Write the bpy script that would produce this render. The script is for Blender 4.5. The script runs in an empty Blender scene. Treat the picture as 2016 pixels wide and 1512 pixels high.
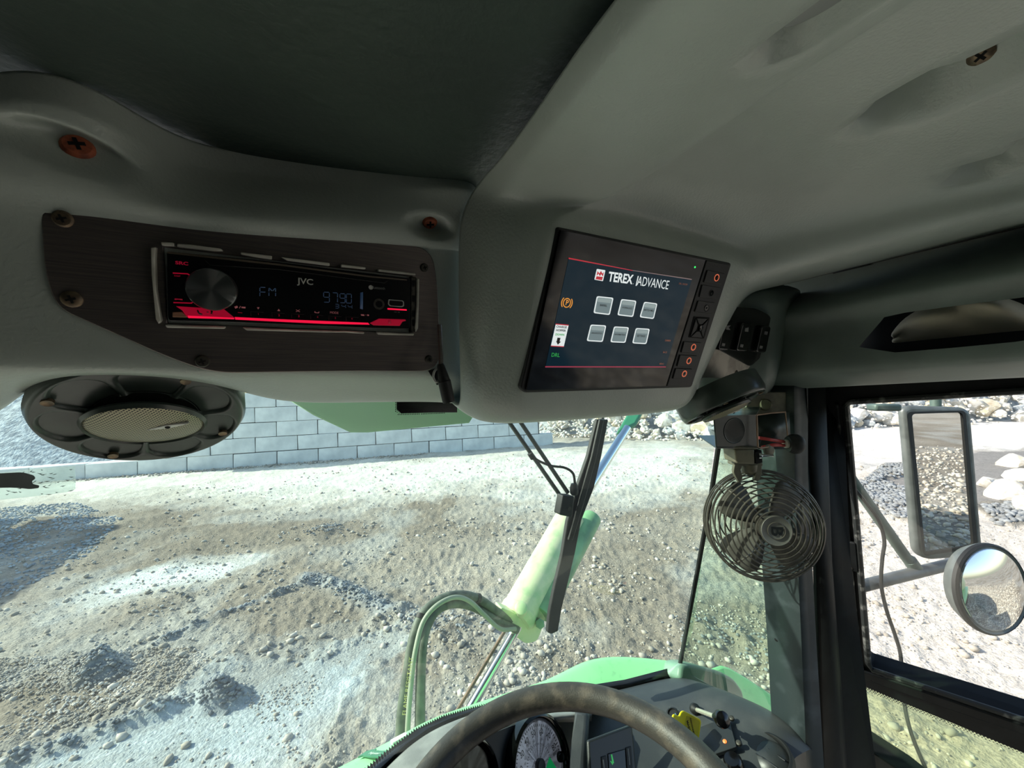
import bpy, bmesh, math, random
import numpy as np
random.seed(4); RNG = np.random.default_rng(4)
SC = bpy.context.scene
COL = SC.collection
# ---------------------------------------------------------------- camera, sky, sun, exposure
FP = 760.0                                   # focal length in pixels of the 2016 x 1512 frame
CAM = np.array([0.0, 0.0, 2.7])              # eye height in the raised cab
_p, _r = math.radians(1.05), math.radians(1.7)
_U = np.array([0, -math.sin(_p), math.cos(_p)]); _X = np.array([1.0, 0, 0])
cf = np.array([0, math.cos(_p), math.sin(_p)])
cr = math.cos(_r)*_X - math.sin(_r)*_U
cu = math.sin(_r)*_X + math.cos(_r)*_U
cam = bpy.data.cameras.new('camera'); camo = bpy.data.objects.new('camera', cam); COL.objects.link(camo)
cam.sensor_width = 36; cam.lens = FP/2016*36; cam.clip_start = .01; cam.clip_end = 500
from mathutils import Matrix, Vector
camo.matrix_world = Matrix([[cr[0], cu[0], -cf[0], CAM[0]], [cr[1], cu[1], -cf[1], CAM[1]], [cr[2], cu[2], -cf[2], CAM[2]], [0, 0, 0, 1]])
SC.camera = camo
world = bpy.data.worlds.new('sky'); SC.world = world; world.use_nodes = True
wn = world.node_tree.nodes; wl = world.node_tree.links
sky = wn.new('ShaderNodeTexSky'); sky.sky_type = 'NISHITA'; sky.sun_disc = False
sky.sun_elevation = math.radians(34); sky.sun_rotation = math.radians(-90); sky.altitude = 200
sky.dust_density = 1.6
wl.new(sky.outputs[0], wn['Background'].inputs[0]); wn['Background'].inputs[1].default_value = 0.22
sun = bpy.data.lights.new('sun', 'SUN'); suno = bpy.data.objects.new('sun', sun); COL.objects.link(suno)
sun.energy = 5.2; sun.angle = math.radians(.55); sun.color = (1, .95, .86)
SUN = Vector((-.83, .02, .56)).normalized()
suno.rotation_euler = (-SUN).to_track_quat('-Z', 'Y').to_euler()
SC.view_settings.view_transform = 'Standard'; SC.view_settings.look = 'None'
SC.view_settings.exposure = 0.5; SC.view_settings.gamma = 1; SC.view_settings.use_curve_mapping = False

# ---------------------------------------------------------------- coordinates
def C(x, y, z): return CAM + x*cr + y*cu + z*cf                 # offsets from the eye: across, up, ahead
def W(px, py, d): return C((px-1008)/FP*d, -(py-756)/FP*d, d)
def ray(px, py): return cf + (px-1008)/FP*cr - (py-756)/FP*cu
def G(px, py, z=0.0):
    d = ray(px, py); return CAM + d*((z-CAM[2])/d[2])
def unit(v): v = np.asarray(v, float); return v/np.linalg.norm(v)
def dirc(x, y, z): return unit(x*cr + y*cu + z*cf)
VR = dirc(.86, .026, .51)                                       # across the cab
VF = unit(dirc(-.51, 0, .86) - VR*np.dot(VR, dirc(-.51, 0, .86)))  # towards the truck's nose
VU = np.cross(VR, VF)
def V(R, F, U): return CAM + R*VR + F*VF + U*VU

class Pl:                                                        # a flat panel with its own axes
    def __init__(s, o, u, v):
        s.o = np.array(o, float); s.u = unit(u); s.n = unit(np.cross(s.u, v))
        if np.dot(s.n, CAM-s.o) < 0: s.n = -s.n
        s.v = unit(np.asarray(v) - s.u*np.dot(s.u, v))
    def at(s, px, py, w=0.0):
        d = ray(px, py); o = s.o + s.n*w
        return CAM + d*(np.dot(s.n, o-CAM)/np.dot(s.n, d))
    def uv(s, px, py): q = s.at(px, py)-s.o; return np.dot(q, s.u), np.dot(q, s.v)
    def loc(s, a, b, w=0.0): return s.o + a*s.u + b*s.v + w*s.n

def rpoly(pts, r, seg=4):                                        # round the corners of a 2-D outline
    out = []; n = len(pts)
    for i in range(n):
        p0, p, p1 = (np.array(pts[(i+k) % n], float) for k in (-1, 0, 1))
        a, b = p0-p, p1-p; la, lb = np.linalg.norm(a), np.linalg.norm(b)
        q = min(r, la*.48, lb*.48); A = p + a/la*q; B = p + b/lb*q
        for k in range(seg+1):
            t = k/seg; out.append(tuple((1-t)**2*A + 2*t*(1-t)*p + t*t*B))
    return out

# ---------------------------------------------------------------- mesh building
class MB:
    def __init__(s): s.v = []; s.f = []
    def add(s, vs, fs):
        n = len(s.v); s.v.extend([tuple(map(float, p)) for p in vs]); s.f.extend([tuple(i+n for i in f) for f in fs]); return s
    def box(s, c, ax, ay, az, sx, sy, sz):
        c = np.asarray(c); ax, ay, az = (np.asarray(a)*k/2 for a, k in ((ax, sx), (ay, sy), (az, sz)))
        vs = [c + i*ax + j*ay + k*az for i in (-1, 1) for j in (-1, 1) for k in (-1, 1)]
        return s.add(vs, [(0, 1, 3, 2), (4, 6, 7, 5), (0, 4, 5, 1), (2, 3, 7, 6), (0, 2, 6, 4), (1, 5, 7, 3)])
    def prism(s, front, ext):
        n = len(front); front = [np.asarray(p) for p in front]
        back = [p + np.asarray(ext) for p in front]
        return s.add(front+back, [tuple(range(n)), tuple(range(2*n-1, n-1, -1))] + [(i, i+n, (i+1) % n + n, (i+1) % n) for i in range(n)])
    def poly(s, P, pts, w0, w1):
        return s.prism([P.at(x, y, w1) for x, y in pts], P.n*(w0-w1))
    def tube(s, path, rad, n=10, closed=False, flat=1.0, updir=None):
        path = [np.asarray(p, float) for p in path]; m = len(path)
        rad = rad if hasattr(rad, '__len__') else [rad]*m
        prev = None; rings = []
        for i, p in enumerate(path):
            a = path[(i-1) % m] if (closed or i > 0) else p; b = path[(i+1) % m] if (closed or i < m-1) else p
            t = unit(b-a)
            if prev is None:
                h = updir if updir is not None else (np.array([0, 0, 1.]) if abs(t[2]) < .9 else np.array([1., 0, 0]))
                x = unit(np.cross(h, t))
            else: x = unit(prev - t*np.dot(prev, t))
            prev = x; y = np.cross(t, x)
            rings.append([p + rad[i]*(math.cos(2*math.pi*k/n)*x + flat*math.sin(2*math.pi*k/n)*y) for k in range(n)])
        vs = [q for r in rings for q in r]; fs = []
        for i in range(m if closed else m-1):
            j = (i+1) % m
            for k in range(n): fs.append((i*n+k, i*n+(k+1) % n, j*n+(k+1) % n, j*n+k))
        if not closed: fs += [tuple(range(n-1, -1, -1)), tuple((m-1)*n+k for k in range(n))]
        return s.add(vs, fs)
    def lathe(s, c, ax, prof, n=32, xd=None):                    # prof: (radius, height along ax)
        c = np.asarray(c); ax = unit(ax); h = xd if xd is not None else (np.array([0, 0, 1.]) if abs(ax[2]) < .9 else np.array([1., 0, 0]))
        x = unit(h - ax*np.dot(h, ax)); y = np.cross(ax, x); vs = []; fs = []; m = len(prof)
        for r, z in prof:
            for k in range(n): vs.append(c + ax*z + max(r, 1e-5)*(math.cos(2*math.pi*k/n)*x + math.sin(2*math.pi*k/n)*y))
        for i in range(m-1):
            for k in range(n): fs.append((i*n+k, i*n+(k+1) % n, (i+1)*n+(k+1) % n, (i+1)*n+k))
        if prof[0][0] > 1e-4: fs.append(tuple(range(n-1, -1, -1)))
        if prof[-1][0] > 1e-4: fs.append(tuple((m-1)*n+k for k in range(n)))
        return s.add(vs, fs)
    def grid(s, rows, closed=False):
        m, n = len(rows), len(rows[0]); vs = [p for r in rows for p in r]; fs = []
        for i in range(m-1):
            for j in range(n if closed else n-1):
                k = (j+1) % n; fs.append((i*n+j, i*n+k, (i+1)*n+k, (i+1)*n+j))
        return s.add(vs, fs)
    def build(s, name, mat, parent=None, ang=40, bevel=0, sub=0, solid=0, at=None, seg=2, off=1, fix=True):
        me = bpy.data.meshes.new(name)
        base = np.array(parent.matrix_basis.translation) if parent is not None else (np.array(at) if at is not None else np.mean(s.v, axis=0))
        if parent is not None and parent.parent is not None: base = base + np.array(parent.parent.matrix_basis.translation)
        me.from_pydata((np.array(s.v)-base).tolist(), [], s.f)
        if fix:
            bm = bmesh.new(); bm.from_mesh(me); bmesh.ops.recalc_face_normals(bm, faces=bm.faces); bm.to_mesh(me); bm.free()
        me.materials.append(mat)
        o = bpy.data.objects.new(name, me); COL.objects.link(o)
        if parent is not None: o.parent = parent
        else: o.location = base
        if solid: m = o.modifiers.new('solid', 'SOLIDIFY'); m.thickness = abs(solid); m.offset = off
        if bevel: m = o.modifiers.new('bevel', 'BEVEL'); m.width = bevel; m.segments = seg; m.limit_method = 'ANGLE'; m.angle_limit = .6
        if sub: m = o.modifiers.new('sub', 'SUBSURF'); m.levels = sub; m.render_levels = sub
        me.polygons.foreach_set('use_smooth', [True]*len(me.polygons))
        if ang < 180 and not sub: me.set_sharp_from_angle(angle=math.radians(ang))
        return o
def bake(o, ang=None):                                           # apply the modifiers
    dg = bpy.context.evaluated_depsgraph_get(); dg.update()
    me = bpy.data.meshes.new_from_object(o.evaluated_get(dg)); o.modifiers.clear(); old = o.data; o.data = me; bpy.data.meshes.remove(old)
    me.polygons.foreach_set('use_smooth', [True]*len(me.polygons))
    if ang: me.set_sharp_from_angle(angle=math.radians(ang))
    return o
def cut(o, mb, ang=35):
    k = mb.build('cutter', o.data.materials[0]); m = o.modifiers.new('b', 'BOOLEAN'); m.object = k; m.operation = 'DIFFERENCE'; m.solver = 'EXACT'
    bake(o, ang); bpy.data.objects.remove(k); return o
def empty(name, loc):
    o = bpy.data.objects.new(name, None); COL.objects.link(o); o.location = tuple(map(float, loc)); o.empty_display_size = .02; return o
def tag(o, label=None, cat=None, group=None, kind=None):
    if label: o['label'] = label
    if cat: o['category'] = cat
    if group: o['group'] = group
    if kind: o['kind'] = kind
    return o
def thing(name, loc, label, cat, group=None): return tag(empty(name, loc), label, cat, group)
def struct(o): o['kind'] = 'structure'; return o
def text(name, body, o, X, Y, size, mat, parent, sx=1.0, ext=.00015, align='CENTER', bold=0, shear=0):
    cu_ = bpy.data.curves.new(name, 'FONT'); cu_.body = body; cu_.size = 1; cu_.align_x = align; cu_.align_y = 'CENTER'; cu_.resolution_u = 3
    cu_.offset = bold; cu_.shear = shear
    to = bpy.data.objects.new('t', cu_); COL.objects.link(to)
    dg = bpy.context.evaluated_depsgraph_get(); dg.update()
    me = bpy.data.meshes.new_from_object(to.evaluated_get(dg)); bpy.data.objects.remove(to)
    vs = np.array([v.co for v in me.vertices]); fs = [tuple(p.vertices) for p in me.polygons]; bpy.data.meshes.remove(me)
    X, Y = unit(X), unit(Y); N = np.cross(X, Y); mb = MB()
    if len(vs) == 0: return None
    mb.add([np.asarray(o) + X*size*sx*a + Y*size*b + N*ext for a, b, _ in vs], fs)
    return mb.build(name, mat, parent, ang=180, fix=False)

# ---------------------------------------------------------------- materials
def S(r, g, b):
    f = lambda c: (c/255/12.92) if c/255 <= .04045 else ((c/255+.055)/1.055)**2.4
    return (f(r), f(g), f(b), 1)
def mat(name, col, rough=.5, metal=0, var=None, bump=None, emit=None, spec=.5, coat=0, rvar=None):
    m = bpy.data.materials.new(name); m.use_nodes = True; nt = m.node_tree; N = nt.nodes; L = nt.links; b = N['Principled BSDF']
    b.inputs['Base Color'].default_value = col; b.inputs['Roughness'].default_value = rough; b.inputs['Metallic'].default_value = metal
    b.inputs['Specular IOR Level'].default_value = spec; b.inputs['Coat Weight'].default_value = coat
    tc = N.new('ShaderNodeTexCoord')
    def noise(scale, detail=4, stretch=None, kind='n'):
        t = N.new('ShaderNodeTexNoise' if kind == 'n' else 'ShaderNodeTexVoronoi'); t.inputs['Scale'].default_value = scale
        if kind == 'n': t.inputs['Detail'].default_value = detail
        if stretch:
            mp = N.new('ShaderNodeMapping'); mp.inputs['Scale'].default_value = stretch; L.new(tc.outputs['Object'], mp.inputs[0]); L.new(mp.outputs[0], t.inputs['Vector'])
        else: L.new(tc.outputs['Object'], t.inputs['Vector'])
        return t
    if var:                                                      # (scale, second colour, low, high[, stretch])
        t = noise(var[0], 6, var[4] if len(var) > 4 else None); rp = N.new('ShaderNodeMapRange')
        rp.inputs[1].default_value = var[2]; rp.inputs[2].default_value = var[3]; L.new(t.outputs[0], rp.inputs[0])
        mx = N.new('ShaderNodeMix'); mx.data_type = 'RGBA'; mx.inputs[6].default_value = col; mx.inputs[7].default_value = var[1]
        L.new(rp.outputs[0], mx.inputs[0]); L.new(mx.outputs[2], b.inputs['Base Color'])
    if rvar:
        t = noise(rvar[0], 5); rp = N.new('ShaderNodeMapRange'); rp.inputs[1].default_value = .3; rp.inputs[2].default_value = .7
        rp.inputs[3].default_value = rvar[1]; rp.inputs[4].default_value = rvar[2]; L.new(t.outputs[0], rp.inputs[0]); L.new(rp.outputs[0], b.inputs['Roughness'])
    if bump:                                                     # (scale, strength, distance[, kind, stretch])
        t = noise(bump[0], 3, bump[4] if len(bump) > 4 else None, bump[3] if len(bump) > 3 else 'n')
        bp = N.new('ShaderNodeBump'); bp.inputs['Strength'].default_value = bump[1]; bp.inputs['Distance'].default_value = bump[2]
        L.new(t.outputs[0], bp.inputs['Height']); L.new(bp.outputs[0], b.inputs['Normal'])
    if emit:
        b.inputs['Emission Color'].default_value = emit[0]; b.inputs['Emission Strength'].default_value = emit[1]
    return m
def glass(name, tint, haze=.03, hscale=6, gloss=1.0, hazecol=(.7, .75, .7, 1)):
    m = bpy.data.materials.new(name); m.use_nodes = True; nt = m.node_tree; N = nt.nodes; L = nt.links; N.remove(N['Principled BSDF'])
    out = N['Material Output']; tr = N.new('ShaderNodeBsdfTransparent'); tr.inputs[0].default_value = tint
    gl = N.new('ShaderNodeBsdfGlossy'); gl.inputs['Roughness'].default_value = .01
    lw = N.new('ShaderNodeLayerWeight'); lw.inputs[0].default_value = .5      # thin pane: the same reflectance from both sides
    pw = N.new('ShaderNodeMath'); pw.operation = 'POWER'; pw.inputs[1].default_value = 5; L.new(lw.outputs['Facing'], pw.inputs[0])
    mf = N.new('ShaderNodeMath'); mf.operation = 'MULTIPLY_ADD'; mf.inputs[1].default_value = .9*gloss; mf.inputs[2].default_value = .05*gloss; L.new(pw.outputs[0], mf.inputs[0])
    a = N.new('ShaderNodeMixShader'); L.new(mf.outputs[0], a.inputs[0]); L.new(tr.outputs[0], a.inputs[1]); L.new(gl.outputs[0], a.inputs[2])
    di = N.new('ShaderNodeBsdfDiffuse'); di.inputs[0].default_value = hazecol
    tl = N.new('ShaderNodeBsdfTranslucent'); tl.inputs[0].default_value = hazecol
    ds = N.new('ShaderNodeMixShader'); L.new(di.outputs[0], ds.inputs[1]); L.new(tl.outputs[0], ds.inputs[2])
    tc = N.new('ShaderNodeTexCoord'); t = N.new('ShaderNodeTexNoise'); t.inputs['Scale'].default_value = hscale; t.inputs['Detail'].default_value = 7
    L.new(tc.outputs['Object'], t.inputs['Vector']); rp = N.new('ShaderNodeMapRange'); rp.inputs[1].default_value = .4; rp.inputs[2].default_value = .75
    rp.inputs[3].default_value = haze*.4; rp.inputs[4].default_value = haze*2; L.new(t.outputs[0], rp.inputs[0])
    b = N.new('ShaderNodeMixShader'); L.new(rp.outputs[0], b.inputs[0]); L.new(a.outputs[0], b.inputs[1]); L.new(ds.outputs[0], b.inputs[2])
    L.new(b.outputs[0], out.inputs[0]); return m

M = {}
M['plastic'] = mat('grey_moulded_plastic', S(177, 185, 177), .36, var=(14, S(167, 175, 167), .35, .7), bump=(420, .4, .0009), spec=.65)
M['vinyl'] = mat('dark_green_vinyl', S(58, 71, 64), .5, var=(9, S(50, 61, 56), .35, .65), bump=(150, .6, .0012))
M['sideplastic'] = mat('dark_grey_green_plastic', S(120, 132, 125), .45, var=(14, S(110, 120, 114), .4, .6), bump=(900, .4, .0005))
M['brushed'] = mat('brushed_dark_metal', S(128, 118, 112), .36, .65, var=(30, S(104, 98, 96), .3, .7, (1, 1, 40)), bump=(60, .12, .0003, 'n', (1, 1, 60)))
M['steelplate'] = mat('worn_bare_metal_plate', S(176, 170, 160), .45, .5, var=(40, S(120, 112, 104), .45, .75), bump=(90, .15, .0003))
M['black'] = mat('black_gloss_plastic', S(12, 12, 13), .18, bump=(300, .03, .0001))
M['blackmatt'] = mat('black_matt_plastic', S(24, 25, 26), .55, bump=(700, .3, .0003))
M['darkpaint'] = mat('black_painted_steel', S(18, 20, 21), .55, var=(30, S(30, 33, 34), .5, .75), bump=(120, .2, .0005), spec=.2)
M['pillarpaint'] = mat('worn_dark_pillar_paint', S(44, 52, 54), .42, var=(25, S(78, 86, 90), .5, .75), bump=(200, .15, .0004))
M['rubber'] = mat('black_rubber', S(30, 31, 31), .6, bump=(200, .2, .0005))
M['gasket'] = mat('dusty_rubber_gasket', S(36, 38, 38), .55, var=(60, S(150, 150, 145), .55, .8), bump=(150, .4, .001))
M['white'] = mat('off_white_metal_tab', S(216, 212, 200), .5, var=(80, S(190, 186, 174), .4, .6))
M['orange'] = mat('rusty_orange_bolt', S(176, 92, 62), .7, var=(200, S(120, 60, 42), .4, .65), bump=(400, .4, .0005))
M['screw'] = mat('dull_brass_screw', S(136, 116, 92), .45, .6, var=(200, S(96, 84, 70), .4, .6))
M['screwdark'] = mat('dull_dark_screw', S(84, 80, 72), .5, .5, var=(200, S(60, 58, 54), .4, .6))
M['hole'] = mat('dark_recess', S(6, 6, 6), .9)
M['chrome'] = mat('chrome', S(225, 228, 230), .08, 1, rvar=(30, .05, .14))
M['knob'] = mat('spun_black_metal', S(120, 122, 120), .3, .85)
M['red'] = mat('backlit_red_panel', S(120, 8, 30), .3, emit=(S(225, 18, 62), .2))
M['redhot'] = mat('red_light_bar', S(150, 8, 30), .3, emit=(S(255, 24, 70), .6))
M['reddim'] = mat('dim_red_legend', S(90, 8, 20), .4, emit=(S(190, 20, 55), .22))
M['pinkdim'] = mat('pale_red_legend', S(150, 100, 100), .4, emit=(S(210, 120, 125), .12))
M['blueseg'] = mat('dim_blue_display_segment', S(60, 80, 105), .4, emit=(S(90, 130, 180), .05))
M['silver'] = mat('silver_lettering', S(205, 205, 198), .4, .2)
M['greytext'] = mat('grey_lettering', S(120, 120, 118), .5)
M['screen'] = mat('navy_lit_screen', S(6, 14, 20), .08, emit=(S(16, 44, 58), .36), spec=.15)
M['bezel'] = mat('gloss_black_bezel', S(9, 11, 11), .07, spec=.35)
M['s_white'] = mat('lit_white_graphic', S(200, 205, 205), .3, emit=(S(222, 230, 230), .62))
M['s_red'] = mat('lit_red_graphic', S(150, 30, 40), .3, emit=(S(190, 40, 55), .55))
M['s_green'] = mat('lit_green_graphic', S(20, 130, 50), .3, emit=(S(40, 160, 70), .55))
M['s_amber'] = mat('lit_amber_graphic', S(180, 110, 30), .3, emit=(S(225, 150, 60), .6))
M['s_black'] = mat('dark_graphic', S(30, 34, 36), .4)
M['s_dimamber'] = mat('dim_amber_graphic', S(120, 80, 60), .4, emit=(S(190, 110, 80), .18))
M['s_pink'] = mat('lit_dull_red_line', S(150, 50, 70), .4, emit=(S(190, 60, 85), .35))
M['led'] = mat('green_indicator_lamp', S(40, 220, 90), .4, emit=(S(60, 255, 110), 1.0))
M['ringorange'] = mat('orange_lit_ring', S(180, 90, 60), .4, emit=(S(235, 120, 85), .45))
M['grille'] = None
M['fanmetal'] = mat('dull_bronze_grey_metal', S(104, 100, 92), .42, .55, var=(60, S(84, 80, 74), .4, .65))
M['fanblade'] = mat('grey_fan_blade', S(98, 96, 90), .5, .2)
M['olive'] = mat('dusty_olive_grey_metal', S(120, 116, 98), .5, .3, var=(40, S(90, 88, 76), .4, .65))
M['boxpaint'] = mat('dark_green_painted_box', S(34, 44, 42), .35, var=(30, S(46, 58, 56), .45, .7), bump=(200, .1, .0003))
M['wirered'] = mat('red_wire', S(190, 60, 56), .5)
M['pale_nylon'] = mat('pale_nylon', S(220, 214, 200), .5)
M['wheel'] = mat('worn_black_wheel_rubber', S(58, 55, 50), .5, var=(45, S(104, 94, 82), .5, .8), bump=(500, .5, .0006))
M['dash'] = mat('charcoal_dash_plastic', S(60, 63, 65), .45, var=(20, S(76, 78, 78), .5, .75), bump=(700, .4, .0005))
M['dashtop'] = mat('dusty_grey_dash_pad', S(150, 152, 148), .55, var=(25, S(120, 122, 120), .35, .65), bump=(700, .5, .0006))
M['dashpanel'] = mat('black_dash_panel', S(40, 43, 44), .4, bump=(700, .2, .0003))
M['dial'] = mat('white_dial_face', S(212, 215, 222), .45, emit=(S(200, 208, 225), .14))  # slight glow added to brighten the shaded dial
M['yellow'] = mat('bright_yellow_plastic', S(238, 226, 30), .4, bump=(300, .1, .0003))
M['yellowdim'] = mat('yellow_tag_recess', S(200, 190, 40), .5)
M['mint'] = mat('mint_green_paint', S(150, 226, 158), .35, var=(40, S(132, 200, 140), .5, .75), bump=(150, .1, .0004))
M['minthood'] = mat('mint_green_cowl_paint', S(150, 232, 160), .38, var=(60, S(126, 196, 140), .58, .8))
M['darkgreen'] = mat('dark_green_decal', S(58, 128, 96), .4)
M['palegreen'] = mat('dusty_pale_green_paint', S(214, 222, 178), .5, var=(20, S(170, 205, 150), .45, .7), bump=(150, .2, .0006))
M['greentube'] = mat('green_painted_tube', S(128, 176, 128), .45, var=(18, S(100, 140, 104), .4, .7), bump=(150, .2, .0005))
M['hose'] = mat('dusty_grey_green_hose', S(104, 112, 98), .6, var=(40, S(76, 84, 74), .4, .65), bump=(300, .3, .0008))
M['braid'] = mat('pale_spiral_hose_sleeve', S(150, 156, 138), .55, bump=(400, .4, .0006))
M['rustrod'] = mat('rusty_brown_rod', S(120, 96, 80), .6, .3, var=(50, S(90, 76, 66), .4, .6))
M['mirror'] = mat('mirror_glass', S(232, 234, 232), .0, 1)
M['mirrorcase'] = mat('grey_mirror_shell', S(112, 118, 116), .42, .2, var=(30, S(90, 96, 94), .4, .65))
M['armgreen'] = mat('grey_green_mirror_arm', S(92, 112, 104), .5, .2, var=(20, S(76, 92, 88), .4, .65))
M['armgrey'] = mat('grey_mirror_arm', S(104, 108, 108), .5, .3, var=(20, S(82, 86, 88), .4, .65), bump=(100, .3, .001))
M['floor'] = mat('pale_bounce_floor_mat', S(205, 200, 188), .8, var=(8, S(170, 165, 155), .4, .65))  # unseen floor kept pale to bounce light up to the roof
M['cloth'] = mat('pale_beige_cloth', S(196, 186, 164), .9, bump=(120, .4, .002))
M['sticker'] = mat('cracked_white_sticker', S(226, 230, 228), .7)
M['glass'] = glass('green_tinted_windshield_glass', (.80, .94, .84, 1), .035)
M['qglass'] = glass('green_tinted_quarter_glass', (.80, .93, .82, 1), .05, gloss=.25)
M['lglass'] = glass('green_tinted_lower_door_glass', (.80, .90, .74, 1), .10, hazecol=(.6, .68, .52, 1))
M['cglass'] = glass('clear_door_glass', (.98, .98, .96, 1), .006)
# ================================================================ the yard
def hash2(ix, iy, s):
    n = (ix.astype(np.int64)*374761393 + iy.astype(np.int64)*668265263 + s*1442695041) & 0x7fffffff
    n = ((n ^ (n >> 13))*1274126177) & 0x7fffffff
    return ((n ^ (n >> 16)) & 0xffff)/65535.0
def vnoise(x, y, s=0):
    ix, iy = np.floor(x), np.floor(y); fx, fy = x-ix, y-iy; fx = fx*fx*(3-2*fx); fy = fy*fy*(3-2*fy)
    a, b, c, d = hash2(ix, iy, s), hash2(ix+1, iy, s), hash2(ix, iy+1, s), hash2(ix+1, iy+1, s)
    return (a*(1-fx)+b*fx)*(1-fy) + (c*(1-fx)+d*fx)*fy
def fbm(x, y, o=4, s=0): return sum(vnoise(x*2**k, y*2**k, s+k)*.5**(k+1) for k in range(o))/(1-.5**o)
def project(P):
    q = P-CAM; z = q@cf; z = np.where(np.abs(z) < 1e-3, 1e-3, z)
    return 1008+FP*(q@cr)/z, 756-FP*(q@cu)/z, z
def inpoly(x, y, poly):
    r = np.zeros(x.shape, bool); n = len(poly)
    for i in range(n):
        (x0, y0), (x1, y1) = poly[i], poly[(i+1) % n]
        c = ((y0 > y) != (y1 > y)); t = (x1-x0)*(y-y0)/((y1-y0) if y1 != y0 else 1e-9)+x0
        r ^= c & (x < t)
    return r
def gp(pts): return [G(x, y)[:2] for x, y in pts]
WHITE = [gp(p) for p in (
    [(-200, 960), (150, 935), (500, 905), (900, 890), (1340, 868), (1420, 900), (1400, 960), (1180, 985), (960, 960), (760, 985), (480, 990), (160, 980), (-200, 1000)],
    [(150, 1172), (240, 1130), (330, 1108), (480, 1100), (510, 1110), (420, 1142), (300, 1160), (200, 1190)],
    [(-300, 1620), (0, 1505), (150, 1440), (300, 1390), (420, 1330), (640, 1300), (780, 1245), (850, 1262), (780, 1300), (690, 1350), (680, 1420), (600, 1500), (560, 1600)],
    [(1640, 832), (2100, 815), (2100, 868), (1900, 885), (1800, 915), (1660, 930)])]
PALE = gp([(1640, 930), (1790, 920), (2400, 1000), (2600, 1700), (1640, 1700)])
WET = [gp(p) for p in ([(1880, 905), (1950, 890), (2300, 880), (2300, 960), (2080, 1010), (1960, 1010), (1900, 990)], [(1735, 945), (1800, 935), (1800, 965), (1750, 960)])]
CLODS = [gp(p) for p in ([(1690, 955), (1745, 918), (1800, 915), (1800, 935), (1735, 945), (1800, 965), (1800, 1030), (1760, 1025), (1700, 985)], [(1930, 1000), (2020, 990), (2060, 1030), (1960, 1035)])]
BROWNR = gp([(1640, 1290), (1700, 1300), (1900, 1370), (2050, 1430), (2050, 1600), (1600, 1600)])
def ragged(x, y, poly, amp):
    f = .9+np.hypot(x, y)*.05
    return inpoly(x+(fbm(x*1.3/f, y*1.3/f, 5, 11)-.5)*amp*2.2, y+(fbm(x*1.3/f, y*1.3/f, 5, 23)-.5)*amp*2.2, poly)
RIDGES = [  # (polyline in the yard, half width, height)
    (gp([(310, 1268), (350, 1248), (400, 1230)]), .05, .035), (gp([(430, 1213), (480, 1195), (500, 1188)]), .05, .03), (gp([(520, 1180), (560, 1163), (600, 1150)]), .06, .04),
    (gp([(600, 1142), (650, 1150), (700, 1172), (760, 1205)]), .16, .06),
    (gp([(20, 1500), (130, 1468), (220, 1438), (300, 1408), (370, 1382), (440, 1362)]), .10, .075),
    (gp([(780, 1215), (850, 1235), (950, 1230)]), .25, .07), (gp([(1350, 1235), (1450, 1260), (1540, 1300)]), .25, .07)]
MOUNDS = [(G(190, 1322)[:2], .20, .22), (G(228, 1326)[:2], .10, .07), (G(455, 1376)[:2], .13, .12), (G(425, 1380)[:2], .13, .10), (G(640, 1042)[:2], .35, .08), (G(330, 1120)[:2], .15, .04)]
def segd(x, y, a, b):
    dx, dy = b[0]-a[0], b[1]-a[1]; t = np.clip(((x-a[0])*dx+(y-a[1])*dy)/(dx*dx+dy*dy), 0, 1)
    return np.hypot(x-a[0]-t*dx, y-a[1]-t*dy)
th = np.radians(np.concatenate([np.arange(-180, -74, 3), np.arange(-74, 66, .16), np.arange(66, 165, .5), np.arange(165, 180, 3)])); rr = 1.3*1.0092**np.arange(500)
T, R_ = np.meshgrid(th, rr); gx = R_*np.sin(T); gy = R_*np.cos(T)
smooth = ragged(gx, gy, WHITE[2], .35) | ragged(gx, gy, WHITE[1], .25)
wet = np.zeros(gx.shape, bool); clod = wet.copy()
for p in WET: wet |= ragged(gx, gy, p, .5)
for p in CLODS: clod |= ragged(gx, gy, p, .4)
far = np.clip((R_-6)/14, 0, 1)
rough = np.where(smooth, .16, 1.0)*np.where(wet, .12, 1)
# wheel ruts sweep around the yard
rut = np.sin((np.hypot(gx+9, gy-24)+(fbm(gx*.5, gy*.5, 3, 5)-.5)*2)*6.0)
gz = (.07*(fbm(gx*.5, gy*.5, 4, 1)-.5) + .05*(fbm(gx*2.5, gy*2.5, 4, 2)-.5)*rough
      + .038*(np.abs(fbm(gx*7, gy*7, 3, 3)-.5)*2)*rough*(1-.5*far) + .024*np.clip(vnoise(gx*15, gy*15, 9)-.45, 0, 1)*2*rough*(1-.6*far)
      + .012*rut*np.clip((gy-4)/3, 0, 1)*rough*(gx > -9))
for line, w, h in RIDGES:
    d = np.min([segd(gx, gy, line[i], line[i+1]) for i in range(len(line)-1)], axis=0)
    gz += h*np.exp(-(d/w)**2)*(.35+1.3*vnoise(gx*9, gy*9, 31))
for c, w, h in MOUNDS:
    d = np.hypot(gx-c[0], gy-c[1]); gz += h*np.clip(1-d/w/1.25, 0, 1)**.9*(.8+.5*vnoise(gx*12, gy*12, 37))
gz += np.where(clod, .05+.09*np.abs(vnoise(gx*5, gy*5, 41)-.3), 0)
gz -= .015
br1, br2 = np.array(S(138, 129, 116)[:3]), np.array(S(170, 162, 149)[:3])
k = np.clip((fbm(gx*.45, gy*.45, 5, 51)-.35)*3.2, 0, 1)[..., None]; col = br1*(1-k)+br2*k
k = np.clip((fbm(gx*1.2, gy*.9, 5, 61)-.5)*5, 0, 1)[..., None]; col = col*(1-.55*k) + np.array(S(176, 176, 170)[:3])*.55*k
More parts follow.
